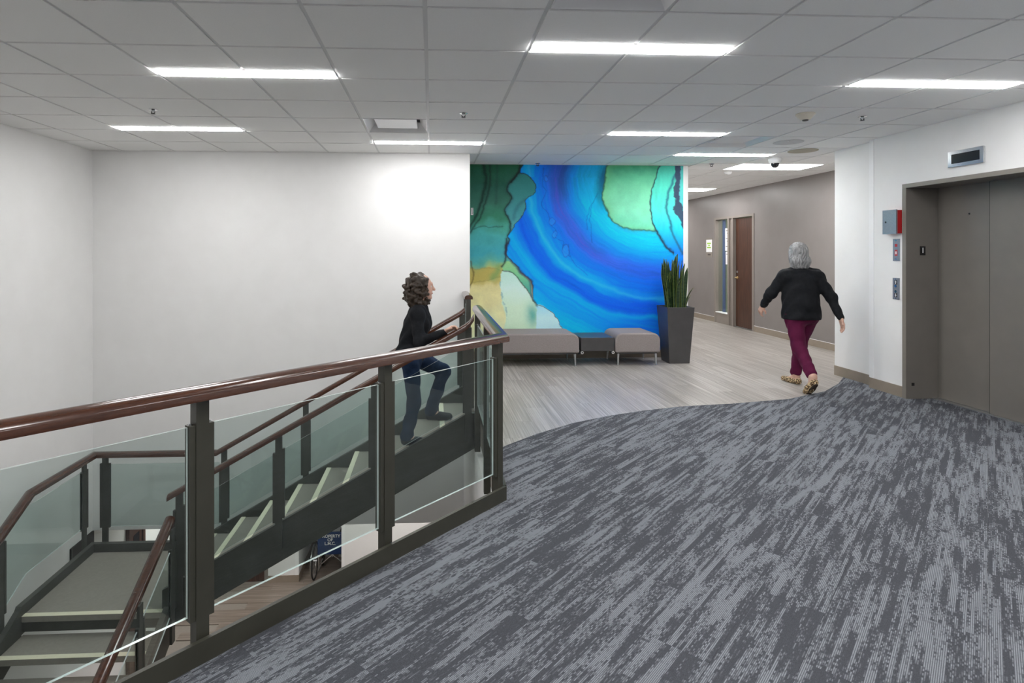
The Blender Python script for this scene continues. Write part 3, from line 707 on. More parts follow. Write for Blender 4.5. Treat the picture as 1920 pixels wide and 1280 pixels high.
# right green lobe
halo = pdist(U, V, smoothpath([(1030,30),(975,140),(958,250),(975,360),(1030,455)]), False)
lay(np.exp(-(halo/46)**2)*0.75*sst(520,120,V), (18,56,92))
lobe = smoothpath([(1042,20),(988,130),(970,245),(988,355),(1045,450),(1120,497),(1220,522),(1345,534),(1400,520),(1420,300),(1420,20)], True)
d = pdist(U, V, lobe, True)
inside = grad(gv+wx*90, [(40,(52,140,116)),(120,(96,190,150)),(220,(122,215,172)),(360,(136,228,190)),(520,(118,226,196))])
inside = inside*(0.93+0.2*fbm(gu/55,gv/55,41))[...,None]
gl = np.exp(np.minimum(d,0)/38)[...,None]; inside = inside*(1-0.5*gl)+lin((118,196,112))*0.5*gl
lay(sst(4,-4,d), inside)
lay(np.exp(-(np.abs(d)/6.5)**2)*0.85*(gu < 1360), (44,86,72))
lay(np.exp(-(np.maximum(d,0)/26)**2)*(d > 0)*0.45*sst(440,520,gv), (60,140,150))
# right turquoise strip and dark ink veins
strip = smoothpath([(1392,20),(1345,140),(1313,300),(1316,420),(1342,520),(1392,602),(1442,664),(1600,700),(1600,20)], True)
d = pdist(U, V, strip, True)
c2 = grad(gv, [(40,(70,180,160)),(200,(88,220,196)),(380,(84,222,214)),(520,(40,205,235)),(640,(24,160,238)),(700,(24,130,232))])*(0.9+0.25*fbm(gu/18,gv/70,43))[...,None]
lay(sst(3,-3,d), c2)
ew = 5+5*sst(430,600,gv)
lay(np.exp(-(np.abs(d)/ew)**2)*0.95*(gu < 1480), (38,44,66))
d = pdist(U, V, smoothpath([(1480,110),(1440,240),(1428,380),(1452,500),(1490,610),(1540,700)]), False)
lay(np.exp(-(d/9)**2)*0.8, (38,84,120))
d = pdist(U, V, smoothpath([(1512,20),(1505,180),(1535,300),(1600,420)]), False); lay(np.exp(-(d/40)**2)*0.55*(gu>1490), (96,176,200))
d = pdist(U+fx*14, V, smoothpath([(1488,20),(1482,150),(1468,225),(1490,300),(1478,372),(1512,445),(1560,540),(1560,420),(1538,330),(1512,210),(1522,20)], True), True)
lay(sst(5,-5,d)*0.95, (58,64,92))
# left green, teal, ochre and mint area
bound = smoothpath([(408,20),(392,96),(450,116),(498,185),(490,240),(432,292),(426,372),(398,434),(332,520),(302,566),(314,602),(296,650),(294,708),(342,762),(392,832),(458,890),(478,952),(482,1020),(512,1078),(582,1112),(634,1164),(664,1215),(720,1330),(740,1440)])
d = pdist(U, V, bound+[(-200,1440),(-200,20)], True)
left = grad(gv+wx*120+(gu-200)*0.10, [(40,(34,92,64)),(180,(42,96,80)),(330,(58,112,96)),(440,(58,130,104)),(500,(72,152,134)),(560,(74,166,164)),(680,(66,160,172)),(750,(92,172,160)),(800,(150,182,126)),(835,(190,180,104)),(900,(204,190,118)),(940,(222,212,154)),(1060,(226,220,164)),(1200,(222,226,178)),(1420,(214,224,190))])
left = left*(0.88+0.28*fbm(gu/60,gv/60,51))[...,None]
lay(sst(3,-3,d), left); dl = d
L = sst(6,-6,d)
for pts, ww, am, cc in (([(138,20),(148,180),(112,350),(40,520)],13,0.8,(24,42,38)),([(176,20),(174,200),(128,400),(20,600)],9,0.75,(30,52,46)),([(236,20),(222,200),(228,330)],12,0.35,(34,62,58)),([(20,560),(120,500),(190,500),(270,496)],5,0.6,(36,80,76))):
    q = pdist(U, V, smoothpath(pts), False); lay(np.exp(-(q/ww)**2)*am*L, cc)
lob = smoothpath([(392,92),(330,168),(296,226),(328,300),(290,382),(326,478),(300,566)])
q = pdist(U, V, lob+bound[:bound.index(min(bound, key=lambda b: abs(b[0]-302)+abs(b[1]-566)))][::-1], True)
lay(sst(3,-3,q)*L*0.9, grad(gv+wy*60, [(90,(48,124,120)),(250,(62,142,142)),(400,(72,150,160)),(540,(92,170,172))]))
q1 = pdist(U, V, lob, False); lay(np.exp(-(q1/13)**2)*0.55*L, (34,50,52)); lay(np.exp(-(q1/5)**2)*0.75*L, (28,38,42))
q = pdist(U, V, smoothpath([(425,295),(380,345),(350,440)]), False); lay(np.exp(-(q/14)**2)*0.35*L, (36,70,86))
q = pdist(U, V, smoothpath([(384,30),(380,90),(330,170)]), False); lay(np.exp(-(q/9)**2)*0.85, (30,38,34))
lay(sst(820,780,gv)*sst(70,20,gu)*0.0, (0,0,0))
och = smoothpath([(20,790),(60,812),(150,808),(240,816),(276,838),(250,868),(150,905),(60,930),(20,950)], True)
q = pdist(U, V, och, True); lay(sst(8,-8,q)*0.85*L, (188,172,94)); lay(np.exp(-(q/5)**2)*0.35*L, (140,124,70))
q = pdist(U, V, smoothpath([(44,760),(66,850),(52,930),(30,960)]), False); lay(np.exp(-(q/6)**2)*0.7, (96,78,44))
q = pdist(U, V, smoothpath([(250,800),(235,840),(200,880)]), False); lay(np.exp(-(q/26)**2)*0.6*L, (96,160,100))
wed = smoothpath([(276,764),(340,770),(400,850),(462,910),(474,1000),(496,1060),(470,1020),(400,920),(330,848),(280,822)], True)
q = pdist(U, V, wed, True); lay(sst(4,-4,q)*L*0.95, grad(gv, [(760,(150,204,140)),(860,(116,200,150)),(960,(64,166,152)),(1060,(44,130,120))]))
mint = smoothpath([(274,826),(340,852),(402,924),(470,1024),(500,1072),(520,1100),(505,1440),(300,1440),(286,1180),(268,1030),(252,920)], True)
q = pdist(U, V, mint, True); lay(sst(5,-5,q)*L, grad(gv+wx*60, [(820,(186,226,214)),(960,(206,236,226)),(1100,(206,232,206)),(1420,(196,226,196))]))
qe = pdist(U, V, smoothpath([(274,822),(340,850),(402,922),(470,1024),(500,1072)]), False); lay(np.exp(-(qe/4.5)**2)*0.85*L, (34,58,56))
q = pdist(U, V, smoothpath([(256,880),(258,940),(270,1010),(290,1080),(300,1180)]), False); lay(np.exp(-(q/7)**2)*0.55*sst(0.45,0.62,fbm(gu/11,gv/14,61))*L, (70,150,160))
q = np.hypot((U-478)/42, (V-1160)/78); lay(np.exp(-q**2)*0.85*L, (70,168,160))
pale = smoothpath([(514,1086),(582,1112),(634,1164),(664,1215),(720,1330),(740,1440),(510,1440),(506,1200)], True)
q = pdist(U, V, pale, True); lay(sst(5,-5,q), grad(gv, [(1080,(150,214,240)),(1180,(192,230,240)),(1400,(180,222,236))]))
# ink edge of the boundary
db = pdist(U, V, bound, False)
edge = 2.5+7*np.exp(-((gv-640)/70)**2)+8*np.exp(-((gv-860)/95)**2)+3*np.exp(-((gv-60)/60)**2)
lay(np.exp(-(db/edge)**2)*0.9, (36,40,62))
q = pdist(U, V, smoothpath([(292,690),(340,755),(392,828),(458,886),(476,950),(480,1020)]), False); lay(np.exp(-(np.abs(q-10)/9)**2)*0.6*L, (60,70,112))
q = pdist(U, V, smoothpath([(292,590),(296,620),(286,700),(282,770),(270,790)]), False); lay(np.exp(-(q/9)**2)*0.85, (44,38,52))
q = pdist(U, V, smoothpath([(495,1050),(515,1092)]), False); lay(np.exp(-(q/9)**2)*0.75, (40,74,84))
col *= (0.95+0.1*fbm(gu/6,gv/6,71,3))[...,None]
col = np.clip(col*1.15, 0.001, 0.95)
mx = np.linspace(MX0+0.002, MX1, nu); mz = np.linspace(CZ-0.004, 0.108, nv)
vx, vz = np.meshgrid(mx, mz)
verts = np.stack([vx.ravel(), np.full(vx.size, YM-0.004), vz.ravel()], 1)
idx = np.arange(nu*nv).reshape(nv,nu)
quads = np.stack([idx[:-1,:-1], idx[1:,:-1], idx[1:,1:], idx[:-1,1:]], -1).reshape(-1,4)
def np_mesh(name, verts, quads):
    me = bpy.data.meshes.new(name); n = len(verts); k = len(quads)
    me.vertices.add(n); me.vertices.foreach_set('co', np.asarray(verts, np.float32).ravel())
    me.loops.add(k*4); me.loops.foreach_set('vertex_index', np.asarray(quads, np.int32).ravel())
    me.polygons.add(k); me.polygons.foreach_set('loop_start', np.arange(0,k*4,4,dtype=np.int32))
    me.polygons.foreach_set('loop_total', np.full(k,4,np.int32)) if False else None
    me.update(calc_edges=True); me.validate(); return me
me = np_mesh('ink_print', verts, quads)
ca_ = me.color_attributes.new('paint', 'FLOAT_COLOR', 'POINT')
ca_.data.foreach_set('color', np.concatenate([col.reshape(-1,3), np.ones((nu*nv,1))], 1).astype(np.float32).ravel())
mm = Mat('ink_mural', (0,0.3,0.9,1), 0.6, 0.12)
at = mm.n('ShaderNodeAttribute', attribute_name='paint'); vv_ = mm.obj()
gr = mm.noise(vv_, 120, 2)
mm.color(mm.mix(0.015, at.outputs['Color'], mm.ramp(gr, [(0.3,(0.05,0.05,0.08,1)),(0.7,(0.7,0.8,0.85,1))])))
t = thing('wall_mural', 'large abstract blue and green ink mural covering the wall behind the benches', 'mural', (0,0,0))
t.name = 'ink_mural'
link('ink_print', me, mm.m, t)
MB().box(MX0+0.001, MX1, YM-0.003, YM-0.0005, 0.107, CZ-0.003).build('backing_sheet', M['paper'], t)
t = thing('wall_hook', 'small pale metal bracket at the left edge of the mural', 'bracket', (0.56, YM-0.005, 2.06))
MB().box(-0.016, 0.016, -0.012, 0.0, -0.05, 0.05).build('plate', M['steel'], t)
MB().tube([(0.0,-0.012,0.035),(0.0,-0.045,0.035),(0.0,-0.045,-0.035),(0.0,-0.012,-0.035)], 0.006, 8).build('loop', M['chrome'], t, 60)

# ------------------------------------------------------------------ bench, table, stool
def seat_profile(w, z0, z1, r, n=8):
    p = [(-w/2+0.0,z0)]
    p += [(-w/2+r-r*math.cos(a), z1-r+r*math.sin(a)) for a in np.linspace(0, math.pi/2, n)]
    p += [(w/2-r+r*math.sin(a), z1-r+r*math.cos(a)) for a in np.linspace(0, math.pi/2, n)]
    p += [(w/2,z0)]
    return p
def seat(name, label, cx, w):
    t = thing(name, label, 'bench' if w > 0.8 else 'stool', (cx, 7.79, 0))
    prof = seat_profile(w, 0.175, 0.43, 0.10)
    c = bevel(MB().extrude([(x,-0.275,z) for x,z in prof], (0,0.55,0)).build('cushion', M['fabric'], t, 50), 0.022, 4, 60)
    MB().box(-w/2+0.03, w/2-0.03, -0.24, 0.24, 0.155, 0.176).build('underframe', M['laminate'], t)
    for sx in (-1,1):
        for sy in (-1,1):
            g0 = MB().cyl((sx*(w/2-0.05), sy*0.225, 0.158), (sx*(w/2-0.05)+sx*0.006, sy*0.235, 0.012), 0.017, 0.010, n=14).build('leg', M['steel'], t, 40)
            MB().cyl((sx*(w/2-0.044), sy*0.235, 0.012), (sx*(w/2-0.044), sy*0.235, 0.0), 0.013, 0.014, n=14).build('foot_glide', M['chrome'], g0, 40)
    return t
seat('long_bench', 'long grey upholstered bench partly behind the guard rail corner', 1.322, 1.20)
seat('short_stool', 'short grey upholstered stool between side table and planter', 2.70, 0.60)
t = thing('side_table', 'low charcoal side table bridging the bench and the stool', 'table', (2.168, 7.79, 0))
bevel(MB().box(-0.22, 0.22, -0.25, 0.25, 0.195, 0.372).build('table_body', M['laminate'], t), 0.004)
for sx in (-1,1):
    for sy in (-1,1):
        MB().box(min(sx*0.19,sx*0.245), max(sx*0.19,sx*0.22), sy*0.19-0.015, sy*0.19+0.015, 0.150, 0.196).build('bracket', M['black'], t)
    MB().cyl((sx*0.205,-0.256,0.178),(sx*0.205,-0.236,0.178),0.020,n=20).build('connector_disc', M['chrome'], t, 40)
    MB().cyl((sx*0.205,-0.2565,0.178),(sx*0.205,-0.258,0.178),0.008,n=12).build('disc_bolt', M['black'], t)

# ------------------------------------------------------------------ planter and snake plant
PC = Vector((3.313, 7.79, 0))
t = thing('planter', 'tall tapered charcoal planter at the right end of the mural', 'planter', PC)
def frustum(hb, ht, z0, z1): return [(-hb,-hb,z0),(hb,-hb,z0),(hb,hb,z0),(-hb,hb,z0),(-ht,-ht,z1),(ht,-ht,z1),(ht,ht,z1),(-ht,ht,z1)]
mb = MB(); o_ = frustum(0.138,0.186,0.0,0.755); i_ = frustum(0.150,0.172,0.62,0.755)
mb.add(o_+i_, [(3,2,1,0),(0,1,5,4),(1,2,6,5),(2,3,7,6),(3,0,4,7),(4,5,13,12),(5,6,14,13),(6,7,15,14),(7,4,12,15),(13,9,8,12),(14,10,9,13),(15,11,10,14),(12,8,11,15),(8,9,10,11)])
bevel(mb.build('pot', M['planter'], t), 0.003)
pot_top = 0.71
gvl = MB()
for k in range(420):
    x, y = random.uniform(-0.158,0.158), random.uniform(-0.158,0.158); r_ = random.uniform(0.006,0.013)
    z = pot_top+random.uniform(-0.004,0.012)
    gvl.add([(x+r_,y,z),(x,y+r_,z),(x-r_,y,z),(x,y-r_,z),(x,y,z+r_*0.8),(x,y,z-r_*0.8)], [(0,1,4),(1,2,4),(2,3,4),(3,0,4),(1,0,5),(2,1,5),(3,2,5),(0,3,5)])
MB().box(-0.163, 0.163, -0.163, 0.163, 0.63, pot_top).build('soil', M['soil'], t)
gvl.build('gravel', M['soil'], t, kind='stuff')
t = thing('snake_plant', 'snake plant with upright dark green leaves growing in the planter', 'plant', PC+Vector((0,0,pot_top)))
def leaf(x, y, hgt, wd, lean, az, tw):
    n = 9; mid = MB(); vs = []; fs = []
    es = MB(); ev = []
    for k in range(n+1):
        f_ = k/n
        w_ = wd*(0.55+0.75*f_-0.30*f_*f_)*(1 if f_ < 0.62 else math.sqrt(max(0.0,1-((f_-0.62)/0.38)**2))*0.97+0.03*(1-f_))
        off = lean*f_*f_; px, py = x+math.cos(az)*off, y+math.sin(az)*off
        a = tw+f_*0.7; ux, uy = math.cos(a), math.sin(a); nx, ny = -uy, ux
        z = hgt*f_+0.001; cup = 0.28*w_
        vs += [(px-ux*w_/2+nx*cup, py-uy*w_/2+ny*cup, z), (px, py, z-0.0), (px+ux*w_/2+nx*cup, py+uy*w_/2+ny*cup, z), (px+nx*0.007, py+ny*0.007, z)]
    for k in range(n):
        o = k*4
        for a, b in ((0,1),(1,2),(2,3),(3,0)): fs.append((o+a,o+b,o+4+b,o+4+a))
    fs += [(3,2,1,0),(n*4,n*4+1,n*4+2,n*4+3)]
    mid.add(vs, fs)
    lf = mid.build('leaf', M['leaf'], t, 60)
    for s_ in (0,2):
        MB().tube([vs[k*4+s_] for k in range(n+1)], 0.0013, 5).build('yellow_edge', M['leaf_edge'], lf)
random.seed(11)
specs = []
for k in range(32):
    a = random.uniform(0, 2*math.pi); rr = 0.120*math.sqrt(random.random())
    specs.append((rr*math.cos(a), rr*math.sin(a), random.uniform(0.46,0.76)-0.12*(rr/0.115)*random.random(), random.uniform(0.050,0.066), random.uniform(0.0,0.05)+rr*0.30, a, random.uniform(-0.7,0.5)))
specs += [(-0.11,-0.05,0.47,0.044,0.09,3.3,0.3),(0.12,-0.06,0.30,0.042,0.10,-0.2,0.2),(0.11,-0.09,0.20,0.042,0.06,-0.3,0.5),(-0.125,-0.09,0.26,0.036,0.05,3.4,0.2),(0.0,-0.10,0.66,0.05,0.03,4.7,0.1),(0.06,-0.10,0.60,0.05,0.03,5.0,0.05),(-0.05,-0.11,0.62,0.048,0.02,4.2,0.2)]
for s_ in specs: leaf(*s_)
# ------------------------------------------------------------------ staircase
NX, RUN, RISE, YN, YFAR = 0.38, 0.305, 0.172, 5.43, 6.43
LZ = -10*RISE; LX0, LX1, LY0 = -3.61, NX-9*RUN, 5.33
zn = lambda x: -(NX-x)/RUN*RISE
zl = lambda y: LZ-(LY0-y)/RUN*RISE
st = thing('staircase', 'dark steel staircase with grey treads and cream nosing strips', 'staircase', (0,0,0))
tr_m = MB().box(0, RUN+0.015, 0, YFAR-YN, -0.045, 0).mesh('tread'); tr_m.materials.append(M['tread'])
ns_m = MB().box(0.0, 0.048, 0.0, YFAR-YN, 0.0002, 0.003).mesh('nosing_strip'); ns_m.materials.append(M['nosing'])
for k in range(1, 10):
    o = link('tread', tr_m, None, st, (NX-k*RUN, YN, -k*RISE)); link('nosing_strip', ns_m, None, o)
tr2 = MB().box(0, LX1-LX0-0.015, 0, RUN+0.02, -0.05, 0).mesh('tread'); tr2.materials.append(M['tread'])
ns2 = MB().box(0.0, LX1-LX0-0.015, 0.0, 0.05, 0.0002, 0.003).mesh('nosing_strip'); ns2.materials.append(M['nosing'])
for k in range(1, 15):
    o = link('tread', tr2, None, st, (LX0, LY0-k*RUN, LZ-k*RISE)); link('nosing_strip', ns2, None, o)
ld = MB().box(LX0, LX1+0.02, LY0, YFAR, LZ-0.05, LZ).build('landing', M['tread'], st)
MB().box(LX0, LX1-0.015, LY0, LY0+0.05, LZ+0.0002, LZ+0.003).build('nosing_strip', M['nosing'], ld)
MB().box(LX0, LX1+0.02, LY0+0.012, LY0+0.05, LZ-0.14, LZ-0.0505).build('landing_beam', M['bronze2'], st)
def stringer(yc0, yc1):
    xs = [0.398, LX1-0.06]
    top = [(0.398, zn(0.33)+0.03), (0.33, zn(0.33)+0.03), (LX1-0.06, zn(LX1-0.06)+0.03)]
    poly = top+[(LX1-0.06, zn(LX1-0.06)-0.33), (0.398, zn(0.398)-0.33)]
    return MB().extrude([(x, yc0, z) for x, z in poly], (0, yc1-yc0, 0)).build('stringer', M['bronze2'], st)
stringer(5.38, YN-0.0005); stringer(YFAR+0.0005, 6.48)
MB().box(LX0-0.05, LX1-0.06, YFAR+0.0005, 6.48, LZ-0.10, LZ+0.09).build('landing_beam', M['bronze2'], st)
MB().box(LX0-0.05, LX0-0.0005, LY0-0.0, YFAR, LZ-0.16, LZ+0.09).build('landing_beam', M['bronze2'], st)
for x0_, x1_ in ((LX0-0.05, LX0-0.0005), (LX1-0.0145, LX1+0.035)):
    ya = LY0; yb = LY0-15*RUN
    p = [(ya, LZ+0.09 if x0_ < -3 else LZ+0.05), (ya-0.02, zl(ya)+0.06), (yb, zl(yb)+0.06), (yb, ZL), (yb+0.35, ZL), (ya, LZ-0.27)]
    MB().extrude([(x0_, y, z) for y, z in p], (x1_-x0_, 0, 0)).build('stringer', M['bronze2'], st)

# ------------------------------------------------------------------ railings
PROF = [(-0.046,0.0),(0.046,0.0),(0.046,0.022),(0.042,0.034),(0.032,0.043),(0.016,0.048),(0,0.050),(-0.016,0.048),(-0.032,0.043),(-0.042,0.034),(-0.046,0.022)]
PROF2 = [(u*0.95, v*1.15) for u, v in PROF]
def pane(name, pts, nrm, th, parent):
    n = Vector(nrm).normalized()*th; mb = MB(); mb.extrude([Vector(p)-n*0.5 for p in pts], n)
    k = len(pts); mb.m = [0,0]+[1]*k
    return mb.build(name, [M['glass'], M['glass_edge']], parent)
# guard rail along the carpet
gr_ = thing('guard_railing', 'wide mahogany topped glass guard railing along the carpet edge', 'railing', (0,0,0))
off = 0.03
crn = GC+GN*off; crn = crn + GD*((XG-off-crn.x)/GD.x)
MB().sweep(PROF, [(XG-off, 5.36, 0.955), (crn.x, crn.y, 0.955), tuple(crn+GD*5.2+Vector((0,0,0.955)))]).build('handrail', M['rail_wood'], gr_, 35)
def guard_post(c, ax, sides=(1,-1)):
    nn = Vector((-ax.y, ax.x, 0))
    p = MB().obox(Vector((c.x,c.y,0.3525)), ax, nn, (0,0,1), 0.024, 0.024, 0.6045).build('post', M['bronze'], gr_)
    for s_ in sides:
        MB().obox(Vector((c.x,c.y,0.505))+ax*s_*0.0345, ax, nn, (0,0,1), 0.0105, 0.020, 0.355).build('glass_clamp', M['bronze'], p)
        MB().cyl(Vector((c.x,c.y,0.861))+ax*s_*0.036, Vector((c.x,c.y,0.866))+ax*s_*0.036, 0.007, n=10).build('clamp_screw', M['chrome'], p)
    return p
gpos = [GC+GN*0.05+GD*s_ for s_ in (0.028, 0.925, 1.832, 2.74, 3.65, 4.56)]
for k, c in enumerate(gpos): guard_post(c, GD, (1,-1) if k else (1,))
for k in range(5):
    a, b = gpos[k]+GD*0.047, gpos[k+1]-GD*0.047
    pane('glass_panel', [(a.x,a.y,0.165),(b.x,b.y,0.165),(b.x,b.y,0.855),(a.x,a.y,0.855)], GN, 0.012, gr_)
rp = [Vector((XG-0.05,y,0)) for y in (3.62, 4.21, 5.10)]
for k, c in enumerate(rp): guard_post(c, Vector((0,1,0)), ((1,),(1,-1),(-1,))[k])
for k in range(2):
    a, b = rp[k].y+0.047, rp[k+1].y-0.047
    pane('glass_panel', [(XG-0.05,a,0.165),(XG-0.05,b,0.165),(XG-0.05,b,0.855),(XG-0.05,a,0.855)], (1,0,0), 0.012, gr_)
a = GC+GN*0.0005; b = a+GD*5.4
MB().extrude([a+Vector((0,0,-0.30)), b+Vector((0,0,-0.30)), b+GN*0.018+Vector((0,0,-0.30)), a+GN*0.018+Vector((0,0,-0.30))], (0,0,0.385)).build('kerb_plate', M['bronze'], gr_)
MB().box(XG-0.0185, XG-0.0005, GC.y+0.02, 5.36, -0.011, 0.085).build('kerb_plate', M['bronze'], gr_)
# stair railings
def bar_post(par, x, y, z0, z1, along='x', clamp=None):
    w_, d_ = (0.03, 0.011)
    f_ = (lambda a, b, c, d, e, g: MB().box(x+a, x+b, y+c, y+d, e, g)) if along == 'x' else (lambda a, b, c, d, e, g: MB().box(x+c, x+d, y+a, y+b, e, g))
    p = f_(-w_, w_, -d_, d_, z0, z1).build('post', M['bronze2'], par)
    for s_, ext in ((-1, -0.052), (1, 0.052)):
        lo, hi = sorted((s_*w_, ext))
        dz = clamp[2]*s_ if len(clamp) > 2 else 0
        f_(lo, hi, -0.014, 0.014, clamp[0]+dz, clamp[1]+dz).build('glass_clamp', M['bronze2'], p)
    return p
nr = thing('stair_railing', 'glass stair railing on the near side of the upper flight', 'railing', (0,0,0), group='stair railings')
YNR = 5.362
MB().sweep(PROF2, [(-2.36,YNR,zn(-2.36)+0.815), (0.30,YNR,zn(0.30)+0.815), (0.345,YNR,zn(0.345)+0.825), (0.385,YNR,zn(0.385)+0.862)]).build('handrail', M['rail_wood'], nr, 35)
npx = [0.335,-0.525,-1.385,-2.265]
for x in npx: bar_post(nr, x, YNR, zn(x)-0.20, zn(x)+0.823, 'x', (zn(x)+0.06, zn(x)+0.69, 0.022))
for xa, xb in zip(npx[1:], npx[:-1]):
    a, b = xa+0.052, xb-0.052
    pane('glass_panel', [(a,YNR,zn(a)+0.075),(b,YNR,zn(b)+0.075),(b,YNR,zn(b)+0.68),(a,YNR,zn(a)+0.68)], (0,1,0), 0.010, nr)
fr_ = thing('stair_railing', 'glass stair railing on the far side turning around the landing', 'railing', (0,0,0), group='stair railings')
YFR, XLR = 6.495, -3.64
LR = -0.72
MB().sweep(PROF2, [(0.365,YFR,zn(0.365)+0.83), (0.30,YFR,zn(0.30)+0.815), (-2.34,YFR,LR), (XLR,YFR,LR), (XLR,5.48,LR), (XLR,0.95,LR-(5.48-0.95)*RISE/RUN)]).build('handrail', M['rail_wood'], fr_, 35)
for x in npx: bar_post(fr_, x, YFR, zn(x)-0.20, zn(x)+0.823, 'x', (zn(x)+0.06, zn(x)+0.69, 0.022))
for xa, xb in zip(npx[1:], npx[:-1]):
    a, b = xa+0.052, xb-0.052
    pane('glass_panel', [(a,YFR,zn(a)+0.075),(b,YFR,zn(b)+0.075),(b,YFR,zn(b)+0.68),(a,YFR,zn(a)+0.68)], (0,1,0), 0.010, fr_)
bar_post(fr_, -3.525, YFR, LZ-0.2, LR+0.004, 'x', (LZ+0.24, LR-0.07))
pane('glass_panel', [(-3.525+0.052,YFR,LZ+0.25),(-2.265-0.052,YFR,LZ+0.25),(-2.265-0.052,YFR,LR-0.08),(-3.525+0.052,YFR,LR-0.08)], (0,1,0), 0.010, fr_)
zr = lambda y: LR-max(0,5.48-y)*RISE/RUN
lyp = [6.37, 5.17, 4.30, 3.40, 2.50, 1.60]
for y in lyp: bar_post(fr_, XLR-0.035, y, min(LZ,zl(y))-0.20, zr(y)+0.004, 'y', (zr(y)-0.72, zr(y)-0.10, 0.0))
for ya, yb in zip(lyp[1:], lyp[:-1]):
    a, b = ya+0.052, yb-0.052; X_ = XLR-0.035
    pts = [(X_,a,zr(a)-0.70),(X_,b,zr(b)-0.70),(X_,b,zr(b)-0.10),(X_,a,zr(a)-0.10)]
    if a < 5.48 < b: pts = [(X_,a,zr(a)-0.70),(X_,5.48,LR-0.70),(X_,b,zr(b)-0.70),(X_,b,zr(b)-0.10),(X_,5.48,LR-0.10),(X_,a,zr(a)-0.10)]
    pane('glass_panel', pts, (1,0,0), 0.010, fr_)
ir = thing('stair_railing', 'glass stair railing on the inner side of the lower flight', 'railing', (0,0,0), group='stair railings')
XIR = -2.335
MB().sweep(PROF2, [(XIR,5.335,zl(5.335)+0.80), (XIR,0.95,zl(0.95)+0.80)]).build('handrail', M['rail_wood'], ir, 35)
iyp = [5.27, 4.70, 4.0, 3.2, 2.4, 1.5]
for y in iyp: bar_post(ir, XIR+0.0475, y, zl(y)-0.20, zl(y)+0.806, 'y', (zl(y)+0.06, zl(y)+0.66, 0.02))
for ya, yb in zip(iyp[1:], iyp[:-1]):
    a, b = ya+0.052, yb-0.052; X_ = XIR+0.0475
    pane('glass_panel', [(X_,a,zl(a)+0.08),(X_,b,zl(b)+0.08),(X_,b,zl(b)+0.65),(X_,a,zl(a)+0.65)], (1,0,0), 0.010, ir)
# short guard between the far newel and the white wall
sg = thing('guard_stub', 'short mahogany topped newel guard at the head of the stairs', 'railing', (0,0,0))
MB().sweep(PROF, [(0.418,6.60,0.955),(0.418,YB-0.002,0.955)]).build('handrail', M['rail_wood'], sg, 35)
MB().box(0.388, 0.442, 6.61, 6.66, -0.0, 0.957).build('newel_post', M['bronze2'], sg)
MB().box(0.396, 0.434, 7.22, 7.26, -0.0, 0.957).build('post', M['bronze2'], sg)
pane('glass_panel', [(0.415,6.67,0.165),(0.415,7.21,0.165),(0.415,7.21,0.855),(0.415,6.67,0.855)], (1,0,0), 0.010, sg)

# ------------------------------------------------------------------ lower level
lf_ = struct(MB().box(-4.28, 5.7, YR, 12.6, ZL-0.1, ZL-0.012).build('floor_lower', M['tread']), 'lower floor of brownish vinyl planks seen below the stairs', 'floor')
M['vinyl_low'] = vinyl('brown_striped_vinyl', (0.13,0.105,0.085,1), (0.22,0.185,0.155,1), (0.33,0.285,0.245,1))
lp2 = MB().box(-0.0894, 0.0894, -0.609, 0.609, -0.012, 0).mesh('vinyl_plank'); lp2.materials.append(M['vinyl_low'])
y = 6.3; row = 0
while y < 12.4:
    x = -4.0+((row*0.41) % 1)*1.22-0.61
    while x < 1.2:
        if x-0.62 > -4.12: link('vinyl_plank', lp2, None, lf_, (x, y, ZL), (0,0,math.pi/2))
        x += 1.22
    y += 0.18; row += 1
MB().box(-4.12, 5.5, YR, 6.2, ZL-0.012, ZL).build('vinyl_field', M['vinyl_low'], lf_, kind='stuff')
MB().box(1.2, 5.5, 6.2, 12.5, ZL-0.012, ZL).build('vinyl_field', M['vinyl_low'], lf_, kind='stuff')
lc = MB().box(-4.12, 5.5, YB+0.16, 12.5, ZLC, ZLC+0.08).box(0.55, 5.5, YR, YB+0.16, ZLC, ZLC+0.08)
struct(lc.build('ceiling_lower', M['tile']), 'white ceiling of the lower level', 'ceiling')
lb = MB().box(XL, -3.62, 10.39, 10.54, ZL, ZLC).box(-2.87, -2.34, 10.39, 10.54, ZL, ZLC).box(-3.62, -2.87, 10.39, 10.54, -2.15, ZLC)
lb.box(-2.49, -2.34, 10.54, 11.6, ZL, ZLC).box(-2.49, 0.2, 11.6, 11.75, ZL, ZLC)
W('wall_lower_back', lb, M['white'], 'white lower level wall left of the wheelchair alcove')
W('wall_lower_right', MB().box(-1.515, 5.5, 9.90, 10.05, ZL, ZLC), M['white'], 'white lower level wall hiding part of the wheelchair')
W('wall_lower_side', MB().box(5.5, 5.65, YR, 12.5, ZL, ZLC), M['white'], 'white lower level wall at the far right below the floor')
struct(MB().box(-1.519, -1.46, 9.896, 9.90, ZL, ZLC).box(-1.519, -1.515, 9.90, 9.96, ZL, ZLC).build('trim_4', M['white_trim']), 'white corner guard beside the wheelchair', 'trim')
struct(MB().box(-2.40, -2.336, 10.386, 10.39, ZL+0.12, ZLC).box(-2.34, -2.336, 10.39, 10.45, ZL+0.12, ZLC).build('trim_5', M['white_trim']), 'white corner guard on the lower wall left of the alcove', 'trim')
BB('baseboard_lower', MB().box(-2.87, -2.332, 10.38, 10.39, ZL, ZL+0.12).box(-2.34, -2.332, 10.39, 11.6, ZL, ZL+0.12).box(-2.33, 0.2, 11.592, 11.6, ZL, ZL+0.12).box(-1.515, 5.5, 9.892, 9.90, ZL, ZL+0.12).box(XL, XL+0.008, 5.0, 7.40, ZL, ZL+0.12), 'taupe baseboard of the lower level')
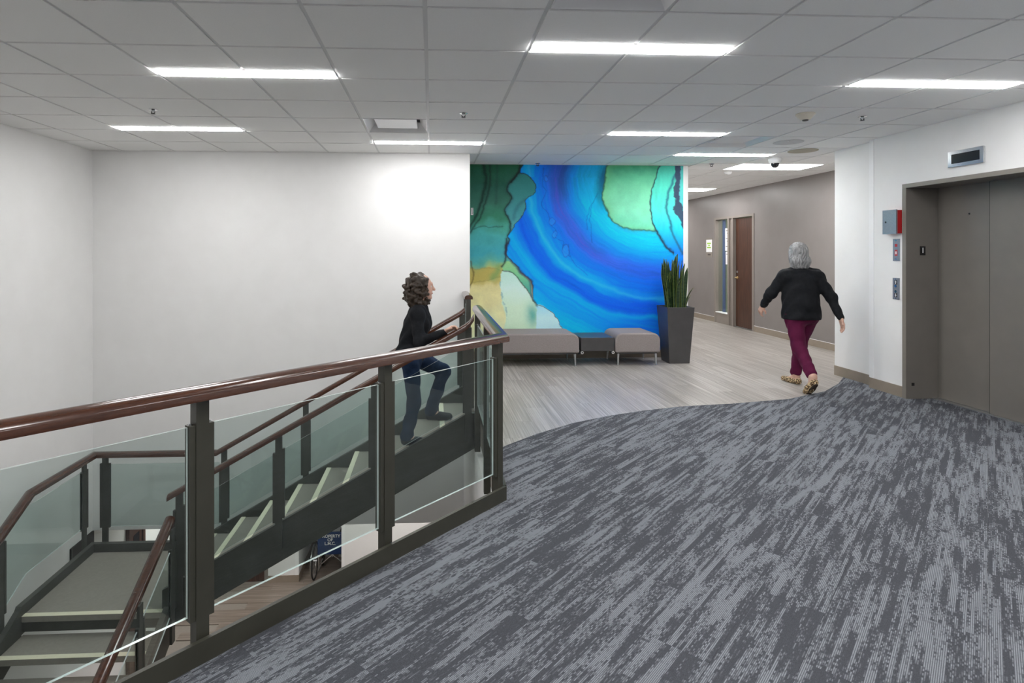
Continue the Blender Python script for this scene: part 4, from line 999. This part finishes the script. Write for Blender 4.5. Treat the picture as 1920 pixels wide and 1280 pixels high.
d3 = struct(MB().box(-3.56, -2.93, 10.42, 10.46, ZL+0.01, -2.20).build('door_3', M['door_wood']), 'reddish wooden door on the lower level below the stairs', 'door')
for a_, b_, c_, d_ in ((-3.62,-3.56,ZL,-2.15),(-2.93,-2.87,ZL,-2.15),(-3.56,-2.93,-2.20,-2.15)): MB().box(a_, b_, 10.375, 10.53, c_, d_).build('door_frame', M['taupe_frame'], d3)
MB().cyl((-3.02,10.42,-3.3),(-3.02,10.37,-3.3),0.012).build('lever_handle', M['steel'], d3, 40)
d4 = struct(MB().box(XL, XL+0.03, 8.14, 8.46, ZL+0.01, -2.12).build('door_4', M['door_wood']), 'narrow wooden door on the left lower wall behind the landing', 'door')
for a_, b_, c_, d_ in ((8.08,8.14,ZL,-2.06),(8.46,8.52,ZL,-2.06),(8.14,8.46,-2.12,-2.06)): MB().box(XL, XL+0.05, a_, b_, c_, d_).build('door_frame', M['door_wood'], d4)
MB().box(XL+0.03, XL+0.034, 8.22, 8.38, -3.4, -2.4).build('vision_pane', M['screen'], d4)
t = thing('dark_area_board', 'flat dark board over the dark area low on the left wall behind the landing glass', 'panel', (XL, 7.085, 0))  # flat dark board stands in for an unidentified dark area
MB().box(0, 0.02, -0.225, 0.224, -2.75, ZLC-0.0).build('panel_board', M['void'], t)
MB().box(0.02, 0.024, -0.225, -0.205, -2.75, ZLC).build('panel_edge', M['bronze2'], t)
for k, (x, y, s_) in enumerate(((-3.0,9.0,'above the wooden door'),(-0.4,8.7,'beside the alcove'),(2.4,8.7,'under the mural floor'),(2.6,4.0,'under the carpet'))):  # panels out of view, added to light the lower level
    t = thing('ceiling_light_panel', 'unseen light panel added in the lower level ceiling, ' + s_, 'ceiling light', (x,y,ZLC), group='added lower level light panels')
    MB().box(-0.6, 0.6, -0.3, 0.3, -0.002, 0.05).build('housing', M['tbar'], t)
    MB().box(-0.58, 0.58, -0.28, 0.28, -0.008, -0.002).build('lens', M['lamp_low'], t)

# ------------------------------------------------------------------ wheelchair
t = thing('wheelchair', 'folding wheelchair with a navy back panel parked in the lower alcove', 'wheelchair', (-1.80, 10.50, ZL))
for sx in (-1,1):
    wxh = sx*0.275
    wl = MB().tube([(wxh, 0.30*math.cos(a), 0.305+0.295*math.sin(a)) for a in np.linspace(0,2*math.pi,36,endpoint=False)], 0.013, 8, True).build('wheel', M['rubber'], t, 60)
    MB().tube([(wxh+sx*0.03, 0.265*math.cos(a), 0.305+0.265*math.sin(a)) for a in np.linspace(0,2*math.pi,36,endpoint=False)], 0.008, 8, True).build('push_rim', M['chrome'], wl, 60)
    MB().cyl((wxh-0.03,0,0.305),(wxh+0.03,0,0.305),0.022,n=14).build('hub', M['steel'], wl, 40)
    sp = MB()
    for k in range(18):
        a = k*math.pi/9; sp.cyl((wxh+(0.02 if k%2 else -0.02),0,0.305),(wxh,0.29*math.cos(a),0.305+0.29*math.sin(a)),0.0018,n=5,cap=False)
    sp.build('spokes', M['chrome'], wl)
    MB().tube([(sx*0.215,0.02,0.10),(sx*0.215,-0.03,0.50),(sx*0.215,-0.05,0.88),(sx*0.215,-0.08,0.93),(sx*0.215,-0.20,0.93)], 0.011, 8).build('back_cane', M['chrome'], t, 60)
    MB().cyl((sx*0.215,-0.12,0.93),(sx*0.215,-0.23,0.93),0.017,n=12).build('grip', M['rubber'], t, 40)
    MB().tube([(sx*0.215,-0.03,0.48),(sx*0.215,0.42,0.50),(sx*0.215,0.46,0.20)], 0.011, 8).build('side_frame', M['chrome'], t, 60)
    MB().tube([(sx*0.215,0.02,0.12),(sx*0.215,0.42,0.16)], 0.011, 8).build('side_frame', M['chrome'], t, 60)
    MB().box(sx*0.225-0.025, sx*0.225+0.025, 0.02, 0.30, 0.70, 0.73).build('armrest', M['black'], t)
    MB().tube([(sx*0.225,0.03,0.50),(sx*0.225,0.03,0.70)], 0.009, 8).build('arm_post', M['chrome'], t, 60)
    cw = MB().tube([(sx*0.215+0.0, 0.42+0.085*math.cos(a), 0.10+0.085*math.sin(a)) for a in np.linspace(0,2*math.pi,20,endpoint=False)], 0.014, 8, True).build('caster', M['rubber'], t, 60)
    MB().box(sx*0.215-0.004, sx*0.215+0.004, 0.39, 0.45, 0.09, 0.20).build('fork', M['steel'], cw)
    MB().box(sx*0.12-0.07, sx*0.12+0.07, 0.52, 0.66, 0.09, 0.10).build('footplate', M['steel'], t)
    MB().cyl((sx*0.21,0.18,0.48),(-sx*0.21,0.18,0.14),0.011,n=10).build('cross_brace', M['chrome'], t, 40)
MB().box(-0.215, 0.215, -0.02, 0.42, 0.485, 0.50).build('seat', M['blue_vinyl'], t)
bk = bevel(MB().box(-0.22, 0.22, -0.066, -0.050, 0.44, 0.84).build('back_panel', M['blue_vinyl'], t), 0.004)
for body, z in (('PROPERTY', 0.765), ('OF', 0.700), ('L.M.C.', 0.635)):
    link('lettering', text_mesh(body, 0.074, bold=0.0016), M['whiteink'], bk, (0.0, -0.0685, z), (math.pi/2,0,0))
# ------------------------------------------------------------------ people: smooth-blended limb fields meshed as one continuous surface
def sdf_mesh(prims, h=0.006, k0=0.03, clips=(), bumps=None):
    P = []
    for p in prims:
        if p[0] == 'c': a, b = np.array(p[1],float), np.array(p[2],float); r = max(p[3],p[4]); lo, hi = np.minimum(a,b)-r, np.maximum(a,b)+r
        else: c = np.array(p[1],float); r = max(p[2]); lo, hi = c-r, c+r
        P.append((p, lo, hi))
    lo = np.min([q[1] for q in P], 0)-0.03; hi = np.max([q[2] for q in P], 0)+0.03
    n = np.ceil((hi-lo)/h).astype(int)+1
    ax = [lo[i]+h*np.arange(n[i]) for i in range(3)]
    F = np.full(tuple(n), 0.2, np.float32)
    for p, l, u in P:
        k = p[5] if (p[0] == 'c' and len(p) > 5) else (p[4] if (p[0] == 'e' and len(p) > 4) else k0)
        m = k+0.025
        i0 = np.maximum(((l-m-lo)/h).astype(int), 0); i1 = np.minimum(((u+m-lo)/h).astype(int)+2, n)
        sl = tuple(slice(i0[i], i1[i]) for i in range(3))
        X, Y, Z = np.meshgrid(ax[0][sl[0]], ax[1][sl[1]], ax[2][sl[2]], indexing='ij')
        if p[0] == 'c':
            a, b = np.array(p[1],float), np.array(p[2],float); d = b-a; L2 = max(d@d, 1e-9)
            t = np.clip(((X-a[0])*d[0]+(Y-a[1])*d[1]+(Z-a[2])*d[2])/L2, 0, 1)
            D = np.sqrt((X-a[0]-t*d[0])**2+(Y-a[1]-t*d[1])**2+(Z-a[2]-t*d[2])**2)-(p[3]+(p[4]-p[3])*t)
        else:
            c = np.array(p[1],float); R = p[3] if len(p) > 3 and p[3] is not None else np.eye(3)
            q = np.stack([X-c[0],Y-c[1],Z-c[2]],-1)@R; s = q/np.array(p[2],float)
            k_ = np.linalg.norm(s,axis=-1); k2 = np.linalg.norm(s/np.array(p[2],float),axis=-1)+1e-9
            D = k_*(k_-1)/k2
        G = F[sl]; hh = np.clip(0.5+0.5*(G-D)/k, 0, 1)
        F[sl] = G*(1-hh)+D*hh-k*hh*(1-hh)
    X, Y, Z = np.meshgrid(*ax, indexing='ij')
    if bumps is not None: F = F+bumps(X,Y,Z)
    for nx, ny, nz, d in clips: F = np.maximum(F, X*nx+Y*ny+Z*nz-d)     # keep the side where n.p < d
    S = F < 0
    c8 = [S[i:i+n[0]-1 or None, j:j+n[1]-1 or None, k:k+n[2]-1 or None] for i in (0,1) for j in (0,1) for k in (0,1)]
    c8 = [S[i:n[0]-1+i, j:n[1]-1+j, k:n[2]-1+k] for i in (0,1) for j in (0,1) for k in (0,1)]
    cnt = np.sum(np.stack(c8).astype(np.int8), 0); mix = (cnt > 0) & (cnt < 8)
    cells = np.argwhere(mix); idx = -np.ones(mix.shape, np.int64); idx[mix] = np.arange(len(cells))
    acc = np.zeros((len(cells),3)); num = np.zeros(len(cells))
    cor = [(i,j,k) for i in (0,1) for j in (0,1) for k in (0,1)]
    for a in range(8):
        for b in range(a+1,8):
            da = np.array(cor[b])-np.array(cor[a])
            if np.abs(da).sum() != 1: continue
            fa = F[cells[:,0]+cor[a][0],cells[:,1]+cor[a][1],cells[:,2]+cor[a][2]]; fb = F[cells[:,0]+cor[b][0],cells[:,1]+cor[b][1],cells[:,2]+cor[b][2]]
            m = (fa < 0) != (fb < 0); t = np.where(m, fa/np.where(m, fa-fb, 1), 0)
            acc += np.where(m[:,None], np.array(cor[a])+t[:,None]*da, 0); num += m
    V = lo+(cells+acc/np.maximum(num,1)[:,None])*h
    Q = []
    for axn in range(3):
        o1, o2 = [(1,2),(2,0),(0,1)][axn]
        A = S; sh = [slice(None)]*3; sh2 = [slice(None)]*3
        sh[axn] = slice(0,-1); sh2[axn] = slice(1,None)
        ed = np.argwhere(A[tuple(sh)] != A[tuple(sh2)])
        ed = ed[(ed[:,o1] > 0) & (ed[:,o2] > 0) & (ed[:,o1] < n[o1]-1) & (ed[:,o2] < n[o2]-1)]
        e1 = np.zeros(3,int); e1[o1] = 1; e2 = np.zeros(3,int); e2[o2] = 1
        g_ = lambda q: idx[q[:,0],q[:,1],q[:,2]]
        quad = np.stack([g_(ed-e1-e2), g_(ed-e2), g_(ed), g_(ed-e1)], 1)
        flip = ~A[ed[:,0],ed[:,1],ed[:,2]]
        quad[flip] = quad[flip][:,::-1]
        Q.append(quad[(quad >= 0).all(1)])
    return V, np.concatenate(Q)
def sdf_obj(name, prims, mat, parent=None, **kw):
    V, Q = sdf_mesh(prims, **kw)
    me = np_mesh(name, V, Q); me.polygons.foreach_set('use_smooth', [True]*len(me.polygons))
    return link(name, me, mat, parent)
def vec(*a): return np.array(a, float)
def unit(v): return v/np.linalg.norm(v)
def rotm(axis, ang):
    return np.array(Matrix.Rotation(ang, 3, Vector(axis)))
def hand(wr, d, nrm, thumb, curl=0.35, spread=1.0):      # wrist, finger direction, palm normal (fingers curl to it), thumb side (+1/-1)
    d = unit(vec(*d)); nrm = unit(vec(*nrm)-d*np.dot(nrm,d)); l = np.cross(d,nrm)*thumb; wr = vec(*wr); out = []
    for o in (-0.026,-0.009,0.009,0.026): out.append(('c', wr+l*o*0.55, wr+d*0.078+l*o, 0.015, 0.0125, 0.012))
    for o, ln in ((0.027,0.070),(0.0095,0.080),(-0.0095,0.074),(-0.027,0.058)):
        p = wr+d*0.082+l*o*1.05; a = 0; sg = (0.45,0.32,0.23)
        for q in range(3):
            a += curl*(0.8,1.1,0.9)[q]; dd = d*math.cos(a)+nrm*math.sin(a)+l*o*0.8*spread
            p2 = p+unit(dd)*ln*sg[q]; out.append(('c', p, p2, 0.0092-0.0008*q, 0.0086-0.0009*q, 0.003)); p = p2
    p = wr+d*0.018+l*0.022; p2 = p+unit(d*0.6+l*0.65+nrm*0.35)*0.042; p3 = p2+unit(d*0.85+l*0.2+nrm*0.4)*0.032
    out += [('c', p, p2, 0.0135, 0.011, 0.010), ('c', p2, p3, 0.0105, 0.0085, 0.004)]
    return out
def foot(ankle, heel, toe, w=0.036):
    return [('c', ankle, heel, 0.033, 0.028), ('c', heel, toe, 0.026, 0.018), ('c', (vec(*heel)+vec(*toe))/2, toe, 0.028, 0.020), ('c', ankle, (vec(*heel)*0.35+vec(*toe)*0.65), 0.031, 0.020)]
def shoe(heel, toe, h_up=0.0, rh=0.037, rt=0.033):
    hl, te = vec(*heel), vec(*toe); d = unit(te-hl); s = unit(np.cross(d,(0,0,1))); m = hl*0.4+te*0.6
    return [('c', hl-d*0.006, m, rh+0.004, 0.041, 0.02), ('c', m+s*0.010, te+d*0.016, 0.040, rt, 0.02), ('c', m-s*0.010, te+d*0.016, 0.040, rt, 0.02)]

# --- woman climbing the stairs (facing +X)
wA = thing('person', 'person with curly brown hair in black top and jeans climbing the stairs', 'person', (-0.17,5.62,-2*RISE))
base = vec(-0.17,5.62,-2*RISE)
Yc = 5.70
hip, chest, neck, head = vec(-0.205,Yc,0.50), vec(-0.135,Yc,0.82), vec(-0.115,Yc,0.985), vec(-0.090,Yc,1.150)
shR, shL = vec(-0.140,Yc-0.155,0.905), vec(-0.125,Yc+0.155,0.905)
elR, wrR = vec(-0.120,Yc-0.245,0.655), vec(0.120,5.392,0.752)
elL, wrL = vec(-0.215,Yc+0.235,0.645), vec(-0.070,Yc+0.245,0.490)
hpR, hpL = vec(-0.205,Yc-0.085,0.455), vec(-0.185,Yc+0.085,0.460)
knR, anR = vec(-0.170,5.60,0.050), vec(-0.235,5.565,-0.255)
knL, anL = vec(0.118,Yc+0.10,0.315), vec(-0.005,Yc+0.095,-0.080)
heR, toR = vec(-0.250,5.565,-0.302), vec(-0.085,5.555,-0.311)
heL, toL = vec(-0.020,Yc+0.095,-0.133), vec(0.150,Yc+0.085,-0.139)
def B(*p): return vec(*p)
def loc_(pr, b):
    out = []
    for p in pr:
        q = list(p); q[1] = vec(*p[1])-b
        if p[0] == 'c': q[2] = vec(*p[2])-b
        out.append(tuple(q))
    return out
headp = [('e', head+vec(-0.012,0,0.020), (0.098,0.076,0.105)), ('e', head+vec(0.028,0,-0.030), (0.066,0.062,0.088)), ('c', head+vec(0.045,0,-0.098), head+vec(0.070,0,-0.100), 0.034, 0.022, 0.02),
         ('c', head+vec(0.088,0,0.018), head+vec(0.112,0,-0.022), 0.010, 0.014, 0.012), ('c', head+vec(0.082,0.022,0.034), head+vec(0.082,-0.022,0.034), 0.016, 0.016, 0.015),
         ('c', head+vec(0.086,0.016,-0.058), head+vec(0.086,-0.016,-0.058), 0.010, 0.010, 0.010), ('c', neck+vec(0,0,-0.04), head+vec(-0.012,0,-0.05), 0.056, 0.050)]
for s_ in (-1,1): headp += [('e', head+vec(-0.010,s_*0.076,-0.012), (0.018,0.010,0.030), None, 0.008), ('c', head+vec(0.045,s_*0.040,-0.03), head+vec(0.055,s_*0.030,-0.05), 0.022, 0.02, 0.02)]
tors = [('e', chest, (0.105,0.150,0.155)), ('e', chest+vec(0.045,0,-0.005), (0.075,0.125,0.085)), ('c', chest-vec(0.02,0,0.05), hip+vec(0.0,0,0.05), 0.105, 0.115), ('e', hip, (0.120,0.155,0.120)), ('c', shR, shL, 0.058, 0.058, 0.04)]
body = headp + tors + [('c', shR, elR, 0.044, 0.036), ('c', elR, wrR, 0.036, 0.024), ('c', shL, elL, 0.044, 0.036), ('c', elL, wrL, 0.036, 0.024),
        ('c', hpR, knR, 0.072, 0.050), ('c', knR, anR, 0.048, 0.032), ('c', hpL, knL, 0.072, 0.052), ('c', knL, anL, 0.048, 0.032)]
body += foot(anR, heR, toR) + foot(anL, heL, toL)
slope = unit(vec(RUN,0,RISE))
body += hand(wrR, slope, (0.10,-0.55,-0.83), 1 if False else -1, 0.62) + hand(wrL, (0.55,0.05,-0.80), (0.2,-1,0), -1, 0.45)
wA.location = base
sdf_obj('body', loc_(body, base), M['skin'], wA, h=0.0052, k0=0.03)
top = [('e', chest, (0.118,0.166,0.168)), ('e', chest+vec(0.050,0,-0.010), (0.085,0.138,0.092)), ('c', chest-vec(0.025,0,0.05), hip+vec(-0.005,0,0.03), 0.122, 0.130), ('e', hip+vec(-0.01,0,-0.01), (0.140,0.172,0.130)),
       ('c', shR, shL, 0.064, 0.064, 0.05), ('c', neck+vec(0,0,-0.03), shR, 0.060, 0.058, 0.04), ('c', neck+vec(0,0,-0.03), shL, 0.060, 0.058, 0.04), ('c', shR, elR, 0.063, 0.052), ('c', elR, wrR-unit(wrR-elR)*0.012, 0.050, 0.036), ('c', shL, elL, 0.061, 0.052), ('c', elL, wrL-unit(wrL-elL)*0.012, 0.050, 0.036)]
fold = lambda X, Y, Z: (0.0035*np.sin(38*Z+9*X+6*np.sin(14*Y))+0.0025*np.sin(61*Y+30*Z)).astype(np.float32)
u_ = unit(wrR-elR)
sdf_obj('black_top', loc_(top, base), M['knit'], wA, h=0.0062, k0=0.035, bumps=fold, clips=[(0.25,0,1,neck[2]+0.012-base[2]+0.25*(neck[0]-base[0])), (-0.25,0,-1,-(0.405)+base[2]-0.25*(-0.205-base[0]))])
pants = [('e', hip+vec(-0.015,0,-0.015), (0.132,0.164,0.115)), ('c', hpR, knR, 0.088, 0.063), ('c', knR, anR+vec(-0.005,0,-0.005), 0.061, 0.060), ('c', hpL, knL, 0.090, 0.066), ('c', knL, anL+vec(-0.008,0,-0.005), 0.063, 0.060), ('c', hpR, hpL, 0.095, 0.095)]
sdf_obj('jeans', loc_(pants, base), M['jeans'], wA, h=0.0062, k0=0.035, bumps=fold)
for he_, to_, z_ in ((heR,toR,-2*RISE),(heL,toL,-RISE)):
    sdf_obj('shoe', loc_(shoe(he_, to_), base), M['shoe'], wA, h=0.0055, k0=0.02, clips=[(0,0,-1,-(z_+0.001)+base[2])])
rg = np.random.default_rng(5); hp_ = [('e', head+vec(-0.045,0,0.022), (0.112,0.102,0.112)), ('e', head+vec(-0.070,0,-0.080), (0.090,0.108,0.120))]
for k in range(260):
    q = rg.normal(size=3); q = unit(q); c_ = head+vec(-0.052,0,-0.035)+q*vec(0.118,0.114,0.165)
    if c_[0] > head[0]+0.045 and c_[2] < head[2]+0.055: continue
    if c_[2] < head[2]-0.200: continue
    rr = rg.uniform(0.014,0.024); hp_.append(('c', c_, c_+rg.normal(size=3)*0.012, rr, rr*0.8, 0.008))
sdf_obj('hair', loc_(hp_, base), M['hair_brown'], wA, h=0.0055, k0=0.02)
for s_ in (-1,1):
    p = head+vec(0.079,s_*0.030,0.008)-base
    ey = MB(); ey.lathe([(0.0005,-0.011)]+[(0.011*math.cos(a),0.011*math.sin(a)) for a in np.linspace(-1.3,1.3,8)]+[(0.0005,0.011)], n=14)
    eo = ey.build('eye', M['eye'], wA, 60, loc=tuple(p))
    ir_ = MB(); ir_.lathe([(0.0055,0.0),(0.0045,0.0015)], n=14).build('iris', M['iris'], eo, loc=(0.0098,0,0), rot=(0,math.pi/2,0))
sdf_obj('lips', loc_([('c', head+vec(0.095,0.017,-0.060), head+vec(0.095,-0.017,-0.060), 0.0055, 0.0055)], base), M['lip'], wA, h=0.003, k0=0.004)

# --- woman walking away (facing +Y)
base2 = vec(4.03,6.22,0)
wB = thing('person', 'person with grey hair, black sweater and maroon trousers walking away', 'person', tuple(base2))
hip, chest, neck, head = vec(4.085,6.255,0.855), vec(4.085,6.275,1.125), vec(4.08,6.290,1.315), vec(4.075,6.310,1.468)
shL, shR = vec(3.912,6.280,1.225), vec(4.258,6.260,1.225)
elL, wrL = vec(3.815,6.390,1.020), vec(3.790,6.500,0.880)
elR, wrR = vec(4.360,6.170,1.010), vec(4.385,6.050,0.785)
hpL, hpR = vec(3.995,6.25,0.80), vec(4.175,6.26,0.80)
knL, anL = vec(4.000,6.17,0.455), vec(3.965,5.885,0.195)
knR, anR = vec(4.145,6.375,0.445), vec(4.130,6.420,0.090)
heR, toR = vec(4.130,6.395,0.034), vec(4.105,6.575,0.026)
heL, toL = vec(3.962,5.862,0.135), vec(3.955,5.955,0.028)
headp = [('e', head+vec(0,-0.012,0.020), (0.076,0.096,0.105)), ('e', head+vec(0,0.030,-0.030), (0.062,0.066,0.086)), ('c', head+vec(0,0.045,-0.096), head+vec(0,0.066,-0.098), 0.034, 0.022, 0.02), ('c', head+vec(0,0.088,0.016), head+vec(0,0.110,-0.022), 0.010, 0.014, 0.012),
         ('c', head+vec(0.022,0.080,0.032), head+vec(-0.022,0.080,0.032), 0.016, 0.016, 0.015), ('c', neck+vec(0,0,-0.05), head+vec(0,-0.012,-0.05), 0.056, 0.051)]
for s_ in (-1,1): headp += [('e', head+vec(s_*0.076,-0.010,-0.012), (0.010,0.018,0.030), None, 0.008)]
tors = [('e', chest, (0.165,0.110,0.160)), ('c', chest-vec(0,0,0.06), hip+vec(0,0,0.05), 0.125, 0.135), ('e', hip, (0.180,0.130,0.125)), ('c', shR, shL, 0.060, 0.060, 0.04)]
body = headp + tors + [('c', shR, elR, 0.048, 0.038), ('c', elR, wrR, 0.037, 0.025), ('c', shL, elL, 0.048, 0.038), ('c', elL, wrL, 0.037, 0.025),
        ('c', hpR, knR, 0.080, 0.054), ('c', knR, anR, 0.050, 0.032), ('c', hpL, knL, 0.080, 0.054), ('c', knL, anL, 0.050, 0.032)]
body += foot(anR, heR, toR) + foot(anL, heL, toL)
body += hand(wrR, (0.12,-0.25,-0.96), (-1,0.2,0.1), -1, 0.28) + hand(wrL, (-0.05,0.55,-0.83), (1,0.1,0), 1, 0.40)
sdf_obj('body', loc_(body, base2), M['skin'], wB, h=0.0054, k0=0.03)
top = [('e', chest, (0.192,0.134,0.180)), ('e', chest+vec(0,0.06,-0.02), (0.160,0.100,0.100)), ('c', chest-vec(0,0,0.07), hip+vec(0,0,0.05), 0.152, 0.160), ('c', chest+vec(-0.06,0,-0.08), hip+vec(-0.065,0,-0.080), 0.130, 0.140), ('c', chest+vec(0.06,0,-0.08), hip+vec(0.065,0,-0.080), 0.130, 0.140),
       ('c', shR, shL, 0.066, 0.066, 0.05), ('c', neck+vec(0,0,-0.03), shR, 0.064, 0.062, 0.04), ('c', neck+vec(0,0,-0.03), shL, 0.064, 0.062, 0.04), ('c', shR, elR, 0.068, 0.056), ('c', elR, wrR-unit(wrR-elR)*0.012, 0.054, 0.038), ('c', shL, elL, 0.068, 0.056), ('c', elL, wrL-unit(wrL-elL)*0.012, 0.054, 0.038)]
sdf_obj('black_sweater', loc_(top, base2), M['knit'], wB, h=0.0065, k0=0.035, bumps=fold, clips=[(0,0,1,1.365), (0,0,-1,-0.752)])
pants = [('e', hip+vec(0,-0.005,-0.05), (0.182,0.130,0.115)), ('c', hpR, knR, 0.098, 0.068), ('c', knR, anR+vec(0,0,0.045), 0.066, 0.056), ('c', hpL, knL, 0.098, 0.068), ('c', knL, anL+(knL-anL)*0.10, 0.066, 0.056), ('c', hpR, hpL, 0.100, 0.100)]
sdf_obj('maroon_trousers', loc_(pants, base2), M['maroon'], wB, h=0.0065, k0=0.04, bumps=fold)
sdf_obj('leopard_shoe', loc_(shoe(heR, toR, rh=0.036), base2), M['leopard'], wB, h=0.005, k0=0.02, clips=[(0,0,-1,-0.001), (0,0.10,1,0.066+0.10*(6.45-base2[1]))])
dL = unit(toL-heL); nL = unit(np.cross((1,0,0), dL))        # sole side normal of the lifted foot
if nL[2] > 0 or nL[1] > 0: nL = -nL
cen = heL+nL*0.0
sdf_obj('leopard_shoe', loc_(shoe(heL, toL, rh=0.036), base2), M['leopard'], wB, h=0.005, k0=0.02, clips=[(-nL[0],-nL[1],-nL[2], 0.022-np.dot(nL,heL-base2)), (0,0,-1,-0.001)])
sdf_obj('shoe_sole', loc_([('c', heL+nL*0.033, (heL+toL)/2+nL*0.031, 0.026, 0.030, 0.015), ('c', (heL+toL)/2+nL*0.031, toL+nL*0.022, 0.032, 0.024, 0.015)], base2), M['sole'], wB, h=0.005, k0=0.015, clips=[(nL[0],nL[1],nL[2], 0.042+np.dot(nL,heL-base2)), (0,0,-1,-0.001)])
rg = np.random.default_rng(8)
hp_ = [('e', head+vec(0,-0.018,0.028), (0.092,0.108,0.108)), ('e', head+vec(0,-0.040,-0.060), (0.098,0.080,0.095)), ('c', head+vec(-0.062,-0.02,-0.03), head+vec(-0.068,-0.035,-0.135), 0.038, 0.030), ('c', head+vec(0.062,-0.02,-0.03), head+vec(0.070,-0.035,-0.135), 0.038, 0.030), ('c', head+vec(-0.05,-0.075,-0.08), head+vec(0.05,-0.075,-0.08), 0.050, 0.050), ('c', head+vec(-0.045,-0.070,-0.13), head+vec(0.045,-0.070,-0.13), 0.034, 0.034)]
sdf_obj('hair', loc_(hp_, base2), M['hair_grey'], wB, h=0.0055, k0=0.03, bumps=lambda X, Y, Z: (0.0035*np.sin(95*np.arctan2(X-0.045, Y-0.07)+8*np.sin(20*Z))+0.002*np.sin(160*X+90*Y)).astype(np.float32))
for s_ in (-1,1):
    p = head+vec(s_*0.030,0.079,0.008)-base2
    ey = MB(); ey.lathe([(0.0005,-0.011)]+[(0.011*math.cos(a),0.011*math.sin(a)) for a in np.linspace(-1.3,1.3,8)]+[(0.0005,0.011)], n=14)
    ey.build('eye', M['eye'], wB, 60, loc=tuple(p))
